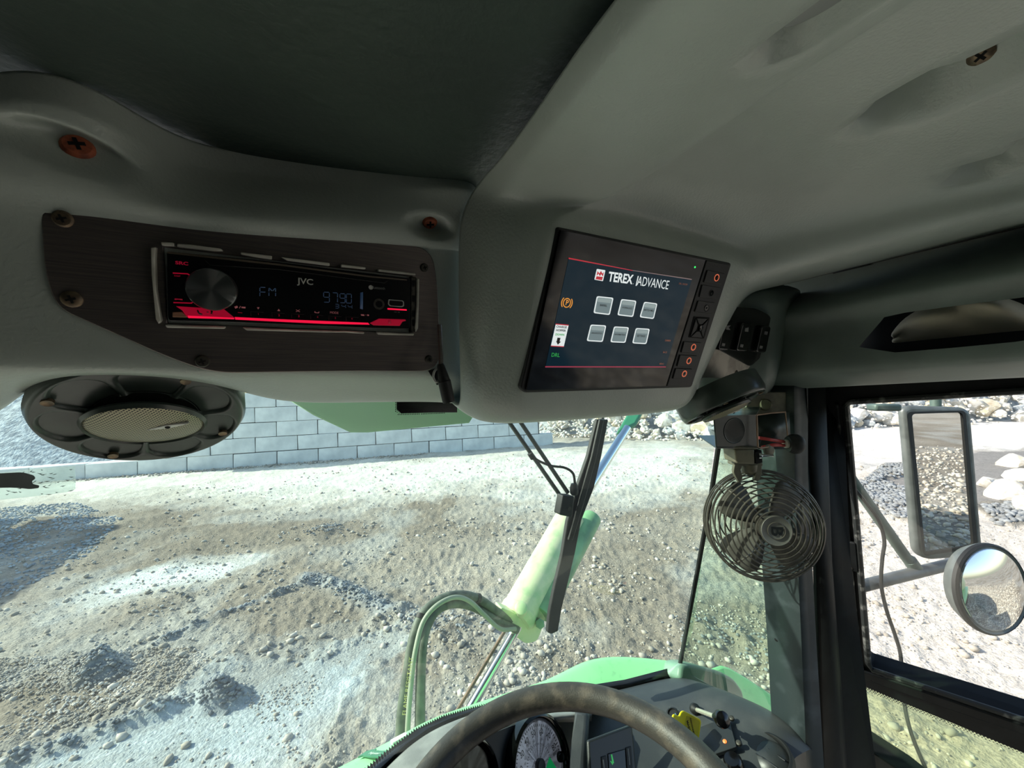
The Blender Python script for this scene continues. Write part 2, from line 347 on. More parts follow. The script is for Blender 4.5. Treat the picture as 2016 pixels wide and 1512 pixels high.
def paint(mask, c, a=1.0):
    global col
    m = (mask*a)[..., None] if mask.ndim == 2 else mask; col = col*(1-m) + np.array(S(*c)[:3])*m
pale = ragged(gx, gy, PALE, .8); paint(pale.astype(float), (212, 204, 192), .9)
def soft(p, amp, n=6):
    acc = np.zeros(gx.shape); c = np.mean(p, axis=0)
    for k in range(n):
        q = np.array(p); sc = 1+(k-(n-1)/2)*.075*min(1, amp/.4)*.5; q = c+(q-c)*np.array([1, 1])*sc + (k-(n-1)/2)*amp*np.array([0, .28])
        f = .9+np.hypot(gx, gy)*.05; dx = (fbm(gx*1.3/f, gy*1.3/f, 6, 11+k*3)-.5)*amp*2.6; dy = (fbm(gx*1.3/f, gy*1.3/f, 6, 23+k*3)-.5)*amp*2.6
        acc += inpoly(gx+dx, gy+dy, [tuple(v) for v in q])
    return acc/n
for i, p in enumerate(WHITE):
    m = soft(p, (2.2, .40, .5, 1.4)[i]); m *= (.70+.3*np.clip(fbm(gx*2, gy*2, 4, 71)*2-.4, 0, 1))
    paint(m, ((226, 224, 214), (222, 226, 222), (180, 190, 192), (240, 236, 228))[i])
paint(ragged(gx, gy, BROWNR, .5).astype(float), (176, 158, 136), .7)
paint(wet.astype(float), (142, 139, 134)); paint(clod.astype(float), (136, 132, 122))
for line, w, h in RIDGES[:4]:
    d = np.min([segd(gx, gy, line[i], line[i+1]) for i in range(len(line)-1)], axis=0); paint(np.exp(-(d/w/.9)**2), (150, 156, 160), .8)
for c, w, h in MOUNDS[:4]: paint(np.clip(1.6-np.hypot(gx-c[0], gy-c[1])/w, 0, 1), (150, 154, 156), .9)
col *= (.86+.28*fbm(gx*9, gy*9, 3, 81))[..., None]
m_, n_ = gx.shape; me = bpy.data.meshes.new('ground')
vs = np.stack([gx, gy, gz], -1).reshape(-1, 3)
i0 = (np.arange(m_-1)[:, None]*n_ + np.arange(n_)[None]); j0 = (np.arange(m_-1)[:, None]*n_ + (np.arange(n_)+1)[None] % n_)
quads = np.stack([i0, i0+n_, j0+n_, j0], -1).reshape(-1, 4)
me.vertices.add(len(vs)); me.vertices.foreach_set('co', vs.ravel().astype(np.float32))
me.loops.add(quads.size); me.loops.foreach_set('vertex_index', quads.ravel().astype(np.int32))
me.polygons.add(len(quads)); me.polygons.foreach_set('loop_start', np.arange(0, quads.size, 4, dtype=np.int32)); me.polygons.foreach_set('loop_total', np.full(len(quads), 4, np.int32))
me.polygons.foreach_set('use_smooth', np.ones(len(quads), bool)); me.update()
ca = me.color_attributes.new('soil', 'FLOAT_COLOR', 'POINT'); rgba = np.ones((len(vs), 4), np.float32); rgba[:, :3] = col.reshape(-1, 3); ca.data.foreach_set('color', rgba.ravel())
gm = mat('yard_soil', (1, 1, 1, 1), .95, bump=(40, .6, .03), spec=.1); nt = gm.node_tree; N_, L_ = nt.nodes, nt.links
at_ = N_.new('ShaderNodeAttribute'); at_.attribute_name = 'soil'; nz = N_.new('ShaderNodeTexNoise'); nz.inputs['Scale'].default_value = 22; nz.inputs['Detail'].default_value = 8
nz.inputs['Roughness'].default_value = .72
tc_ = N_.new('ShaderNodeTexCoord'); L_.new(tc_.outputs['Object'], nz.inputs['Vector'])
mr = N_.new('ShaderNodeMapRange'); mr.inputs[1].default_value = .3; mr.inputs[2].default_value = .7; mr.inputs[3].default_value = .62; mr.inputs[4].default_value = 1.28; L_.new(nz.outputs[0], mr.inputs[0])
mx = N_.new('ShaderNodeVectorMath'); mx.operation = 'SCALE'; L_.new(at_.outputs['Color'], mx.inputs[0]); L_.new(mr.outputs[0], mx.inputs['Scale']); L_.new(mx.outputs[0], N_['Principled BSDF'].inputs['Base Color'])
me.materials.append(gm); ground = bpy.data.objects.new('ground', me); COL.objects.link(ground); struct(ground)
def gh(x, y):                                                    # height of the yard at a point
    t = math.atan2(x, y); r = math.hypot(x, y); i = int(np.clip(np.searchsorted(rr, r), 1, len(rr)-1)); j = int(np.clip(np.searchsorted(th, t), 1, len(th)-1))
    return float(gz[i, j])

# ---- stones
def rock_mesh(name, seed, sub, mat_, flat=.7):
    rg = np.random.default_rng(seed); bm = bmesh.new(); bmesh.ops.create_icosphere(bm, subdivisions=sub, radius=1)
    P = np.array([v.co for v in bm.verts]); dirs = rg.normal(size=(9, 3)); dirs /= np.linalg.norm(dirs, axis=1)[:, None]; off = rg.uniform(.45, .85, 9)
    for d, o in zip(dirs, off):
        k = P@d; P -= np.maximum(k-o, 0)[:, None]*d*.92          # chip flat faces off the ball
    P *= np.array([1, rg.uniform(.65, .95), flat])
    for v, p in zip(bm.verts, P): v.co = p
    me = bpy.data.meshes.new(name); bm.to_mesh(me); bm.free(); me.materials.append(mat_); return me
RM = [mat('pale_quarry_stone', S(222, 219, 212), .9, var=(3, S(196, 188, 172), .42, .62), bump=(30, .3, .02), spec=.2),
      mat('buff_quarry_stone', S(214, 203, 180), .9, var=(3, S(192, 175, 148), .45, .65), bump=(30, .3, .02), spec=.2),
      mat('blue_grey_quarry_stone', S(190, 194, 194), .9, var=(3, S(150, 156, 160), .4, .6), bump=(30, .3, .02), spec=.2)]
rocks = [rock_mesh('rock', 100+i, 3 if i < 4 else 2, RM[(0, 0, 1, 2, 0, 2)[i % 6]], .62+.1*(i % 3)) for i in range(12)]
def rock(loc, s, label, group, idx=None, rz=None):
    o = bpy.data.objects.new('rock', rocks[RNG.integers(12) if idx is None else idx]); COL.objects.link(o); o.location = tuple(loc); o.scale = (s, s, s)
    o.rotation_euler = (RNG.uniform(-.5, .5), RNG.uniform(-.4, .4), RNG.uniform(0, 6.28) if rz is None else rz)
    return tag(o, label, 'rock', group)
def stuff_stones(name, pts, sizes, mat_, label, cat, nv=6):
    bases = []
    for i in range(nv):
        rg = np.random.default_rng(i+7); bm = bmesh.new(); bmesh.ops.create_icosphere(bm, subdivisions=1, radius=1)
        P = np.array([v.co for v in bm.verts])*rg.uniform(.7, 1.15, (len(bm.verts), 1))*np.array([1, rg.uniform(.6, .95), .7]); F = np.array([[v.index for v in f.verts] for f in bm.faces]); bm.free(); bases.append((P, F))
    V_, F_ = [], []; n = 0
    for p, s in zip(pts, sizes):
        P, F = bases[RNG.integers(nv)]; a = RNG.uniform(0, 6.28); c_, s_ = math.cos(a), math.sin(a)
        Q = P@np.array([[c_, s_, 0], [-s_, c_, 0], [0, 0, 1]])*s + np.asarray(p); V_.append(Q); F_.append(F+n); n += len(P)
    V_ = np.concatenate(V_); F_ = np.concatenate(F_); me = bpy.data.meshes.new(name); c0 = V_.mean(0)
    me.vertices.add(len(V_)); me.vertices.foreach_set('co', (V_-c0).ravel().astype(np.float32)); me.loops.add(F_.size); me.loops.foreach_set('vertex_index', F_.ravel().astype(np.int32))
    me.polygons.add(len(F_)); me.polygons.foreach_set('loop_start', np.arange(0, F_.size, 3, dtype=np.int32)); me.polygons.foreach_set('loop_total', np.full(len(F_), 3, np.int32)); me.update()
    me.materials.append(mat_); o = bpy.data.objects.new(name, me); COL.objects.link(o); o.location = c0; return tag(o, label, cat, kind='stuff')
gravm = mat('mixed_grey_gravel', S(200, 193, 182), .95, var=(2.2, S(158, 150, 138), .4, .6), spec=.15)
clodm = mat('grey_concrete_clods', S(150, 154, 156), .95, var=(6, S(124, 126, 126), .4, .6), spec=.15)
# loose stones over the near yard, denser where the soil is rough
pts, szs = [], []
while len(pts) < 26000:
    t = RNG.uniform(math.radians(-66), math.radians(58)); r = 2.2*math.exp(RNG.uniform(0, 2.0)); x, y = r*math.sin(t), r*math.cos(t)
    one = np.array([x]), np.array([y])
    if inpoly(*one, WHITE[2])[0] and RNG.random() > .12: continue
    if inpoly(*one, WET[0])[0]: continue
    if fbm(*(q*.9 for q in one), 3, 91)[0] < RNG.uniform(.25, .65): continue
    s = .0075*math.exp(RNG.exponential(.5)); s = min(s, .05); pts.append((x, y, gh(x, y)+s*.2)); szs.append(s)
for poly, lo, hi, num in ((gp([(-150, 1300), (160, 1290), (380, 1275), (420, 1300), (330, 1370), (150, 1430), (-100, 1500)]), .007, .02, 6000), (gp([(480, 1370), (640, 1330), (700, 1420), (640, 1500), (560, 1490)]), .006, .015, 900), (gp([(1350, 1180), (1540, 1210), (1545, 1330), (1360, 1290)]), .008, .022, 450)):
    P = np.array(poly); k = 0
    while k < num:
        q = RNG.uniform(P.min(0), P.max(0)); one = np.array([q[0]]), np.array([q[1]])
        if not inpoly(*one, poly)[0]: continue
        k += 1
        if fbm(one[0]*1.5, one[1]*1.5, 3, 79)[0] < RNG.uniform(.3, .55): continue
        s = lo+(hi-lo)*RNG.random()**2; pts.append((q[0], q[1], gh(*q)+s*.25)); szs.append(s)
stuff_stones('loose_gravel', pts, szs, gravm, 'loose small stones scattered over the brown yard soil', 'gravel')
pts, szs = [], []
for line, w, h in RIDGES:
    for i in range(len(line)-1):
        a, b = np.array(line[i]), np.array(line[i+1]); L = np.linalg.norm(b-a)
        for _ in range(int(L*150)):
            q = a+(b-a)*RNG.random()+RNG.normal(size=2)*w*.6; s = RNG.uniform(.008, .028); pts.append((q[0], q[1], gh(*q)+s*.3)); szs.append(s)
for c, w, h in MOUNDS[:5]:
    for _ in range(int(700*w)):
        q = np.array(c)+RNG.normal(size=2)*w*.5; s = RNG.uniform(.010, .028); pts.append((q[0], q[1], gh(*q)+s*.3)); szs.append(s)
for poly, lo, hi, num in ((CLODS[0], .02, .07, 1500), (CLODS[1], .03, .08, 260)):
    P = np.array(poly); k = 0
    while k < num:
        q = RNG.uniform(P.min(0), P.max(0))
        if inpoly(np.array([q[0]]), np.array([q[1]]), poly)[0]: s = RNG.uniform(lo, hi); pts.append((q[0], q[1], gh(*q)+s*.2)); szs.append(s); k += 1
stuff_stones('concrete_clods', pts, szs, clodm, 'grey clods of dumped concrete lying in ridges and heaps on the yard', 'clods')

# ---- block wall: every block a piece of the wall
bm_ = mat('pale_concrete_block', S(232, 234, 232), .9, var=(1.6, S(204, 208, 208), .38, .66), bump=(14, .35, .02), spec=.15)
wall = empty('wall_front', (0, 0, 0)); struct(wall); wall['label'] = 'retaining wall of big pale concrete blocks across the yard'
wa, wb = G(393, 926), G(927, 886); wd = unit(wb-wa); wn_ = unit(np.cross(wd, [0, 0, 1.]));
if np.dot(wn_, CAM-wa) < 0: wn_ = -wn_
wo = wa.copy(); wo[2] = 0; BL, BH = 1.52, .60
def block_mesh(L, seed):
    rg = np.random.default_rng(seed); bm = bmesh.new(); bmesh.ops.create_cube(bm, size=1); bmesh.ops.scale(bm, vec=(L-.028, .62, BH-.024), verts=bm.verts)
    bmesh.ops.bevel(bm, geom=bm.edges[:], offset=.012, segments=1, affect='EDGES')
    for v in bm.verts: v.co += Vector(rg.normal(size=3)*.006)
    me = bpy.data.meshes.new('block'); bm.to_mesh(me); bm.free(); me.materials.append(bm_); return me
bms = [block_mesh(BL, i) for i in range(4)]; half = block_mesh(BL/2, 9)
wrot = math.atan2(wd[1], wd[0])
for c in range(5):
    for i in range(-6, 14):
        x0 = i*BL + (c % 2)*BL/2 + .35; top = 1 if x0 < -.9 else 5
        if x0+BL/2 > 15.5-c*.3: continue
        if c >= top: continue
        o = bpy.data.objects.new('block', bms[RNG.integers(4)]); COL.objects.link(o); o.parent = wall
        p = wo + wd*x0 - wn_*.31 + wn_*RNG.uniform(-.02, .02); o.location = (p[0], p[1], BH*(c+.5)-.06+RNG.uniform(-.004, .004)); o.rotation_euler = (0, 0, wrot+RNG.uniform(-.006, .006))
mb = MB(); q0 = wo + wd*(-9.5); mb.box(wo+wd*(.05)-wn_*.34+np.array([0, 0, .25]), wd, wn_, [0, 0, 1], 19.2, .5, .5)
mb.box(wo+wd*(7.15)-wn_*.34+np.array([0, 0, 1.4]), wd, wn_, [0, 0, 1], 13.9, .5, 2.8); o = mb.build('core', mat('joint_shadow_concrete', S(74, 76, 76), .95), wall)
# crushed stone strewn along the foot of the wall
pts, szs = [], []
for _ in range(1500):
    a = RNG.uniform(-9, 9); b = abs(RNG.normal())*.22; p = wo+wd*a+wn_*(b+.02); s = RNG.uniform(.015, .06); pts.append((p[0], p[1], s*.4)); szs.append(s)
stuff_stones('wall_foot_rubble', pts, szs, gravm, 'grey crushed stone strewn along the foot of the block wall', 'rubble')
# gravel heap behind the low end of the wall, and an unseen block stack added to shade the ground
def heap(name, c, rx, ry, h, m, label, seed, rim=1.0):
    n, k = 96, 40; rows = []
    for i in range(k+1):
        r = i/k; row = []
        for j in range(n):
            a = 2*math.pi*j/n; x = c[0]+rx*r*math.cos(a); y = c[1]+ry*r*math.sin(a)
            z = h*max(0, 1-r)**.95*(1+.25*(fbm(np.array([x*.7]), np.array([y*.7]), 3, seed)[0]-.5)) + .10*(fbm(np.array([x*4]), np.array([y*4]), 3, seed+1)[0]-.5) - .06
            row.append((x, y, z))
        rows.append(row)
    mb = MB(); mb.grid(rows, closed=True); o = mb.build(name, m, ang=180, fix=False); return tag(o, label, 'gravel heap', kind='stuff')
hm = mat('blue_grey_crushed_stone', S(186, 194, 200), .95, var=(5, S(140, 148, 156), .38, .6), bump=(9, .9, .08), spec=.15)
hc = wo+wd*(-8.5)-wn_*5.2; heap('gravel_heap', hc, 9.5, 4.2, 3.9, hm, 'heap of blue grey crushed stone behind the low end of the block wall', 3)
stk = thing('unseen_shade_stack', (-14.5, 5.5, 0), 'unseen tall stack of concrete blocks added beside the yard to shade the ground', 'block stack')  # added out of view to cast the shade on the ground
sd_ = unit(np.array([3.3, -6.6, 0])); sr = math.atan2(sd_[1], sd_[0]); st0 = np.array([-15.15, 8.6, 0])
for c in range(7):
    for i in range(6 if c % 2 else 5):
        o = bpy.data.objects.new('block', bms[(c+i) % 4]); COL.objects.link(o); o.parent = stk; p = st0 + sd_*(i*BL+(.76 if c % 2 == 0 else 0)) - np.array([-14.5, 5.5, 0]); o.location = (p[0], p[1], BH*(c+.5)); o.rotation_euler = (0, 0, sr)
# coarse stones on the ground behind the truck, seen in the mirrors
pts, szs = [], []
for _ in range(15000):
    q = RNG.random()**.7; x, y = RNG.uniform(1.8, 4)+q*RNG.uniform(0, 12), 2.2-q*RNG.uniform(3, 20); s = (.014+.016*q)*math.exp(RNG.exponential(.5)); s = min(s, .08); pts.append((x, y, gh(x, y)+s*.25)); szs.append(s)
stuff_stones('coarse_gravel', pts, szs, mat('pale_coarse_gravel', S(222, 215, 200), .95, var=(2.2, S(180, 172, 158), .4, .6), spec=.15), 'coarse gravel beside and behind the truck, seen in the mirrors', 'gravel')
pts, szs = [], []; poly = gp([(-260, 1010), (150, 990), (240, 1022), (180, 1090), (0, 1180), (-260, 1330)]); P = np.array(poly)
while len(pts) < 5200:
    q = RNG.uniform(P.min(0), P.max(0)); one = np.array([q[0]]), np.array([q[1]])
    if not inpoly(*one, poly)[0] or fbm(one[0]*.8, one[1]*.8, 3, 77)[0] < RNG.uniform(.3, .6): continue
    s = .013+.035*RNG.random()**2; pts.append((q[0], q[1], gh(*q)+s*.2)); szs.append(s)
stuff_stones('crushed_stone', pts, szs, mat('shade_tinted_stone', S(188, 192, 194), .95, var=(1.5, S(140, 148, 154), .4, .6), spec=.15), 'pale crushed stone tinted blue grey for the shade at the side of the yard', 'gravel')  # blue-grey tint of the shade put into stones inside the shadow's outline
# ---- rock piles (single rocks)
LOOK = ['pale angular', 'big pale faceted', 'buff tan', 'blue grey', 'pale blocky', 'grey slabby', 'smaller pale', 'pale wedge shaped', 'small buff', 'small blue grey', 'small pale', 'small grey slabby']
def pile(px0, px1, pyb, depth, height, n, smin, smax, label, group, idx=None, slope=1.0, peak=None):
    for k in range(n):
        t = RNG.random(); px = px0+(px1-px0)*t; b = G(px, pyb(px)); away = unit(np.array([b[0], b[1], 0])); u_ = RNG.random()**1.0
        hh = height*(1 if peak is None else peak(px)); p = b + away*depth*u_; s = RNG.uniform(smin, smax)*(1.15-.4*RNG.random())
        ii = int(RNG.integers(12)); row = 'at the foot of' if u_ < .25 else ('low on the slope of' if u_ < .5 else ('high on the slope of' if u_ < .78 else 'at the top of')); q = int(t*4); side = ('at its near end', 'in its nearer half', 'in its farther half', 'at its far end')[q]
        rock((p[0], p[1], hh*u_*RNG.uniform(.75, 1.0)+s*.15), s, f'{LOOK[ii]} rock {row} {label}', group, idx=ii)
pile(1195, 1415, lambda x: 862+(x-1195)*.02, 3.0, 2.3, 140, .22, .62, 'the pile seen through the windshield', 'rocks piled beyond the windshield')
pile(1060, 1200, lambda x: 857, 3.5, 2.4, 60, .16, .5, 'the pile past the block wall', 'rocks past the block wall')
pile(1640, 2030, lambda x: 846-(x-1640)*.045, 4.0, 2.3, 130, .26, .72, 'the long pile outside the door window', 'rocks piled beyond the door')
base = MB()
for (x0, x1, yb, dep, h) in ((1190, 1425, 858, 3.2, 2.1), (1055, 1200, 855, 3.6, 2.2), (1630, 2060, 842, 4.2, 2.2)):
    rows = []
    for u_ in (0, .3, .6, 1.0, 1.4):
        row = []
        for i in range(13):
            px = x0+(x1-x0)*i/12; b = G(px, yb-(.045*(px-1640) if x0 > 1600 else 0)); aw = unit(np.array([b[0], b[1], 0])); p = b+aw*dep*u_; row.append((p[0], p[1], h*min(u_, 1)*(.85+.2*RNG.random())-.15))
        rows.append(row)
    base.grid(rows)
o = base.build('rock_rubble', RM[2], ang=20); tag(o, 'fine rubble filling the gaps under the rock piles', 'rubble', kind='stuff')
pts, szs = [], []
for (x0, x1, yb, dep, h, n) in ((1190, 1425, 866, 3.2, 2.0, 300), (1055, 1200, 860, 3.6, 2.1, 350), (1630, 2060, 848, 4.2, 2.1, 350)):
    for _ in range(n):
        px = RNG.uniform(x0, x1); b = G(px, yb-(.045*(px-1640) if x0 > 1600 else 0)); aw = unit(np.array([b[0], b[1], 0])); u_ = RNG.random()**1.3; p = b+aw*dep*(u_-.08); s = RNG.uniform(.03, .14)
        pts.append((p[0], p[1], max(h*u_*.95, 0)+s*.2)); szs.append(s)
stuff_stones('small_rubble', pts, szs, RM[0], 'small broken stones between the rocks of the piles', 'rubble')
BIG = [(1948, 946, .30, 'white boulder with a pointed end, nearest the mirror'), (1990, 905, .42, 'pale rounded boulder at the back of the roadside boulders'), (1985, 968, .42, 'long flat white boulder lying in front of the others'),
       (2010, 935, .40, 'pale grey boulder between the long white one and the rear one'), (2035, 1000, .45, 'white boulder at the near corner of the boulder group'), (2060, 950, .5, 'big white boulder cut by the edge of the picture')]
for i, (px, py, s, lab) in enumerate(BIG): b = G(px, py+12); rock((b[0], b[1], s*.28), s, lab, 'white boulders beside the mirror', idx=(0, 4, 1, 6, 10, 0)[i], rz=i*1.3)

# ================================================================ outside parts of the truck
# cowl: the green body panel in front of the windshield
oc = [(540, 1572, .60), (640, 1523, .63), (720, 1484, .665), (790, 1448, .70), (850, 1414, .735), (930, 1388, .77), (1005, 1362, .80), (1080, 1340, .83), (1140, 1304, .87), (1180, 1291, .89), (1240, 1289, .90), (1345, 1303, .895)]
ic = [(560, 1680, .52), (660, 1600, .565), (745, 1520, .61), (800, 1472, .64), (860, 1432, .675), (930, 1406, .71), (1000, 1390, .745), (1060, 1380, .77), (1120, 1366, .79), (1165, 1358, .80), (1235, 1348, .823), (1336, 1324, .846)]
rows = [[W(*p)-VU*.02-VF*.02 for p in ic], [W(*p)-VU*.012 for p in ic], [W(*p)*.35+W(*q)*.65-VU*.003 for p, q in zip(ic, oc)], [W(*p) for p in oc], [W(*p)+VF*.018-VU*.03 for p in oc], [W(*p)+VF*.02-VU*.3 for p in oc]]
cw = thing('truck_cowl', V(.1, .75, -.65), 'mint green painted cowl panel below the windshield', 'body panel')
mb = MB(); mb.grid(rows); o = mb.build('panel', M['minthood'], cw, sub=2, solid=.004); bake(o)
# the green decal with white lettering on it
DC = Pl(W(740, 1480, .662), unit(W(790, 1452, .69)-W(660, 1516, .63)), W(700, 1530, .60)-W(700, 1496, .65)); DW = .004
mb = MB(); mb.poly(DC, rpoly([(704, 1490), (722, 1478), (742, 1473), (738, 1477), (752, 1478), (764, 1477), (748, 1490), (728, 1489), (714, 1487)], 2, 2), DW-.002, DW); dcl = mb.build('decal', M['darkgreen'], cw, ang=20)
text('lettering', 'Nystar', DC.at(737, 1483, DW+.001), unit(DC.at(757, 1483.5)-DC.at(720, 1482)), unit(np.cross(DC.n, unit(DC.at(757, 1483.5)-DC.at(720, 1482)))), .0085, M['s_white'] if False else mat('white_decal_print', S(225, 235, 225), .5), dcl, 1, .0002, shear=.3)
mb = MB(); mb.poly(DC, rpoly([(768, 1457), (798, 1441), (802, 1446), (772, 1463)], 2, 3), DW-.002, DW+.001); mb.build('white_marker', mat('white_lens', S(240, 244, 240), .3), cw, ang=20)
fd = Pl(W(1450, 1340, .95), VR, -(.5*VU+.6*VF)); mb = MB(); mb.poly(fd, [(1380, 1322), (1422, 1308), (1436, 1312), (1470, 1332), (1540, 1378), (1560, 1420), (1440, 1400)], -.05, 0); tag(mb.build('fender', M['minthood'], bevel=.008), 'mint green fender corner seen through the quarter glass', 'fender')
fe = Pl(W(1400, 1350, .84), VR, -(.8*VU+.3*VF)); mb = MB(); mb.poly(fe, rpoly([(1338, 1340), (1342, 1308), (1366, 1307), (1420, 1322), (1446, 1336), (1464, 1360), (1468, 1390), (1440, 1400)], 10, 4), -.05, 0); tag(mb.build('cowl_end', mat('shade_coloured_cowl_paint', S(120, 156, 134), .4), bevel=.015, seg=3), 'rounded cowl end coloured for shade beside the seam of the windshield', 'body panel')  # shade on the cowl put into its colour, grey green instead of mint
# boom cylinder
def axp(t): a, b = W(1238, 837, 2.05), W(929, 1387, 1.12); return a+(b-a)*t
ca_ = unit(axp(1)-axp(0))
cyl = thing('hydraulic_cylinder', axp(.55), 'pale green hydraulic boom cylinder with chrome rods outside the windshield', 'cylinder')
def pxd(px, py):                                                 # a point beside the cylinder at the depth of its axis
    t = np.clip((py-837)/(1387-837), 0, 1)
    a, b = 1/2.05, 1/1.12; return W(px, py, 1/(a+(b-a)*t))
b0, b1 = pxd(1124, 1018), pxd(1018, 1212); ax = unit(b1-b0); L = np.linalg.norm(b1-b0)
rb = .045*np.linalg.norm(b0-CAM)/1.0*.78
mb = MB(); mb.lathe(b0, ax, [(0, 0), (rb*.93, 0), (rb, .006), (rb, L-.02), (rb*1.06, L-.018), (rb*1.06, L), (rb*.9, L+.012), (0, L+.012)], 40); mb.build('barrel', M['palegreen'], cyl, bevel=0)
t0, t1 = pxd(1160, 1028), pxd(1062, 1210); off = unit(t0-CAM)*.02
mb = MB(); mb.lathe(t0+off, unit(t1-t0), [(0, -.03), (rb*.62, -.03), (rb*.68, -.02), (rb*.68, np.linalg.norm(t1-t0)), (0, np.linalg.norm(t1-t0))], 28); mb.build('guard_tube', M['greentube'], cyl)
mb = MB(); mb.lathe(axp(.02), unit(b0-axp(.02)), [(0, 0), (.0215, 0), (.0215, np.linalg.norm(b0-axp(.02))), (0, np.linalg.norm(b0-axp(.02)))], 24); tag(mb.build('rod', M['chrome'], cyl), 'upper chrome rod')
q0 = pxd(1030, 1215); q1 = pxd(905, 1432); mb = MB(); mb.lathe(q0, unit(q1-q0), [(0, 0), (.0155, 0), (.0155, np.linalg.norm(q1-q0)), (0, np.linalg.norm(q1-q0))], 24); tag(mb.build('rod', M['chrome'], cyl), 'lower chrome rod')
q0 = pxd(995, 1240); q1 = pxd(880, 1432); mb = MB(); mb.tube([q0, q1], .0055, 10); mb.build('stay_rod', M['rustrod'], cyl)
mb = MB(); mb.box(axp(-.04), ca_, dirc(.86, .3, .3), np.cross(ca_, dirc(.86, .3, .3)), .20, .13, .06); mb.build('rod_eye', M['darkgreen'], cyl, bevel=.012)
# foot bracket, port fittings
mb = MB(); fb = Pl(pxd(1040, 1215), VR, -VU)
mb.poly(fb, rpoly([(985, 1195), (1035, 1215), (1062, 1190), (1075, 1205), (1072, 1225), (1058, 1262), (1035, 1268), (1012, 1250), (1000, 1238)], 8), -.03, .012); mb.build('foot_bracket', M['palegreen'], cyl, bevel=.004)
q = pxd(1026, 1200); mb = MB(); mb.lathe(q+unit(CAM-q)*(rb+.035), unit(CAM-q)+ .35*VU, [(0, -.05), (.015, -.05), (.017, -.01), (.020, 0), (.020, .022), (.014, .026), (0, .026)], 16); mb.build('port_fitting', M['palegreen'], cyl)
mb = MB(); mb.lathe(pxd(1063, 1228), unit(CAM-q), [(0, -.02), (.016, -.02), (.016, .014), (.011, .018), (0, .018)], 6); mb.build('bolt', M['greentube'], cyl)
mb = MB(); mb.box(pxd(1052, 1180), ax, VR, np.cross(ax, VR), .03, .03, .05); mb.build('lug', M['greentube'], cyl, bevel=.003)
# hoses arching from the cylinder foot
def spline(pts, n=60):
    P = np.array(pts, float); m = len(P); P = np.vstack([2*P[0]-P[1], P, 2*P[-1]-P[-2]]); out = []
    for i in range(m-1):
        for k in range(n//(m-1)):
            t = k/(n//(m-1)); a, b, c, d = P[i:i+4]; out.append(.5*((2*b)+(-a+c)*t+(2*a-5*b+4*c-d)*t*t+(-a+3*b-3*c+d)*t**3))
    out.append(P[-2]); return out
H1 = [(1012, 1226, 1.28), (985, 1208, 1.24), (940, 1178, 1.18), (900, 1171, 1.14), (860, 1184, 1.10), (829, 1214, 1.06), (812, 1262, 1.02), (801, 1330, .98), (791, 1400, .95), (787, 1470, .93)]
H2 = [(1018, 1240, 1.27), (980, 1222, 1.23), (935, 1196, 1.18), (895, 1188, 1.14), (862, 1200, 1.10), (842, 1230, 1.06), (832, 1270, 1.02), (828, 1340, .98), (827, 1410, .95), (826, 1480, .93)]
H3 = [(1015, 1238, 1.24), (985, 1238, 1.2), (955, 1212, 1.16), (925, 1184, 1.13), (895, 1176, 1.10), (860, 1192, 1.06), (833, 1225, 1.03), (818, 1280, .99), (810, 1340, .96), (804, 1410, .93), (801, 1480, .91)]
for H, r, m, lab in ((H1, .0122, 'hose', 'outer thick grey green hydraulic hose arching from the cylinder foot'), (H2, .0128, 'hose', 'inner thick grey green hydraulic hose arching under the outer one'), (H3, .0064, 'braid', 'thin pale spiral sleeved hose running between the two thick hoses')):
    mb = MB(); mb.tube(spline([W(*h) for h in H], 72), r, 12); hz_ = mb.build('hydraulic_hose', M[m]); tag(hz_, lab, 'hose', 'hydraulic hoses outside the windshield')
    if H is H1:
        bands = MB()
        for i in (2, 5):
            p = W(*H[i]); d = unit(W(*H[i+1])-p); bands.lathe(p, d, [(.0, -.006), (.015, -.006), (.015, .006), (0, .006)], 14)
        b_ = bands.build('hose_tie', M['rubber'], hz_)
        pl_ = Pl(W(803, 1345, .955), -VU, VR); text('lettering', 'FLAME RESISTANT', W(803, 1350, .952), unit(W(811, 1290, .96)-W(797, 1405, .93)), -unit(W(811, 1345, .95)-W(797, 1345, .95)), .014, mat('pale_hose_lettering', S(196, 190, 120), .6), hz_, sx=1.1)
# wiper
wp = thing('windshield_wiper', W(1125, 990, .80), 'black windshield wiper with twin rod arms outside the glass', 'wiper')
wpl = Pl(W(1130, 1000, .80), VR, -VU)
mb = MB(); mb.poly(wpl, [(1176, 826), (1198, 826), (1184, 900), (1170, 960), (1145, 1025), (1132, 1091), (1118, 1150), (1106, 1200), (1099, 1243), (1086, 1249), (1079, 1246), (1083, 1205), (1092, 1160), (1108, 1091), (1118, 1027), (1137, 960), (1158, 900)], -.004, .006); mb.build('blade', M['rubber'], wp, bevel=.002)
mb = MB(); mb.poly(wpl, [(1182, 826), (1190, 826), (1174, 905), (1152, 985), (1128, 1065), (1120, 1065), (1144, 975), (1166, 900)], .006, .013); mb.build('blade_spine', M['blackmatt'], wp, bevel=.002)
for (a, b) in (((985, 806), (1110, 986)), ((1008, 806), (1118, 970))):
    mb = MB(); mb.tube([W(*a, .76), W(*b, .79)], .0042, 10); mb.build('arm_rod', mat('dusty_black_rod', S(58, 64, 60), .5), wp)
mb = MB(); mb.poly(wpl, rpoly([(1109, 975), (1131, 977), (1127, 1019), (1102, 1014)], 3), .004, .024); mb.build('pivot_block', M['blackmatt'], wp, bevel=.002)
mb = MB(); mb.lathe(wpl.at(1120, 1001, .024), wpl.n, [(0, 0), (.0042, 0), (.0042, .003), (0, .003)], 12); mb.build('screw', M['screwdark'], wp)
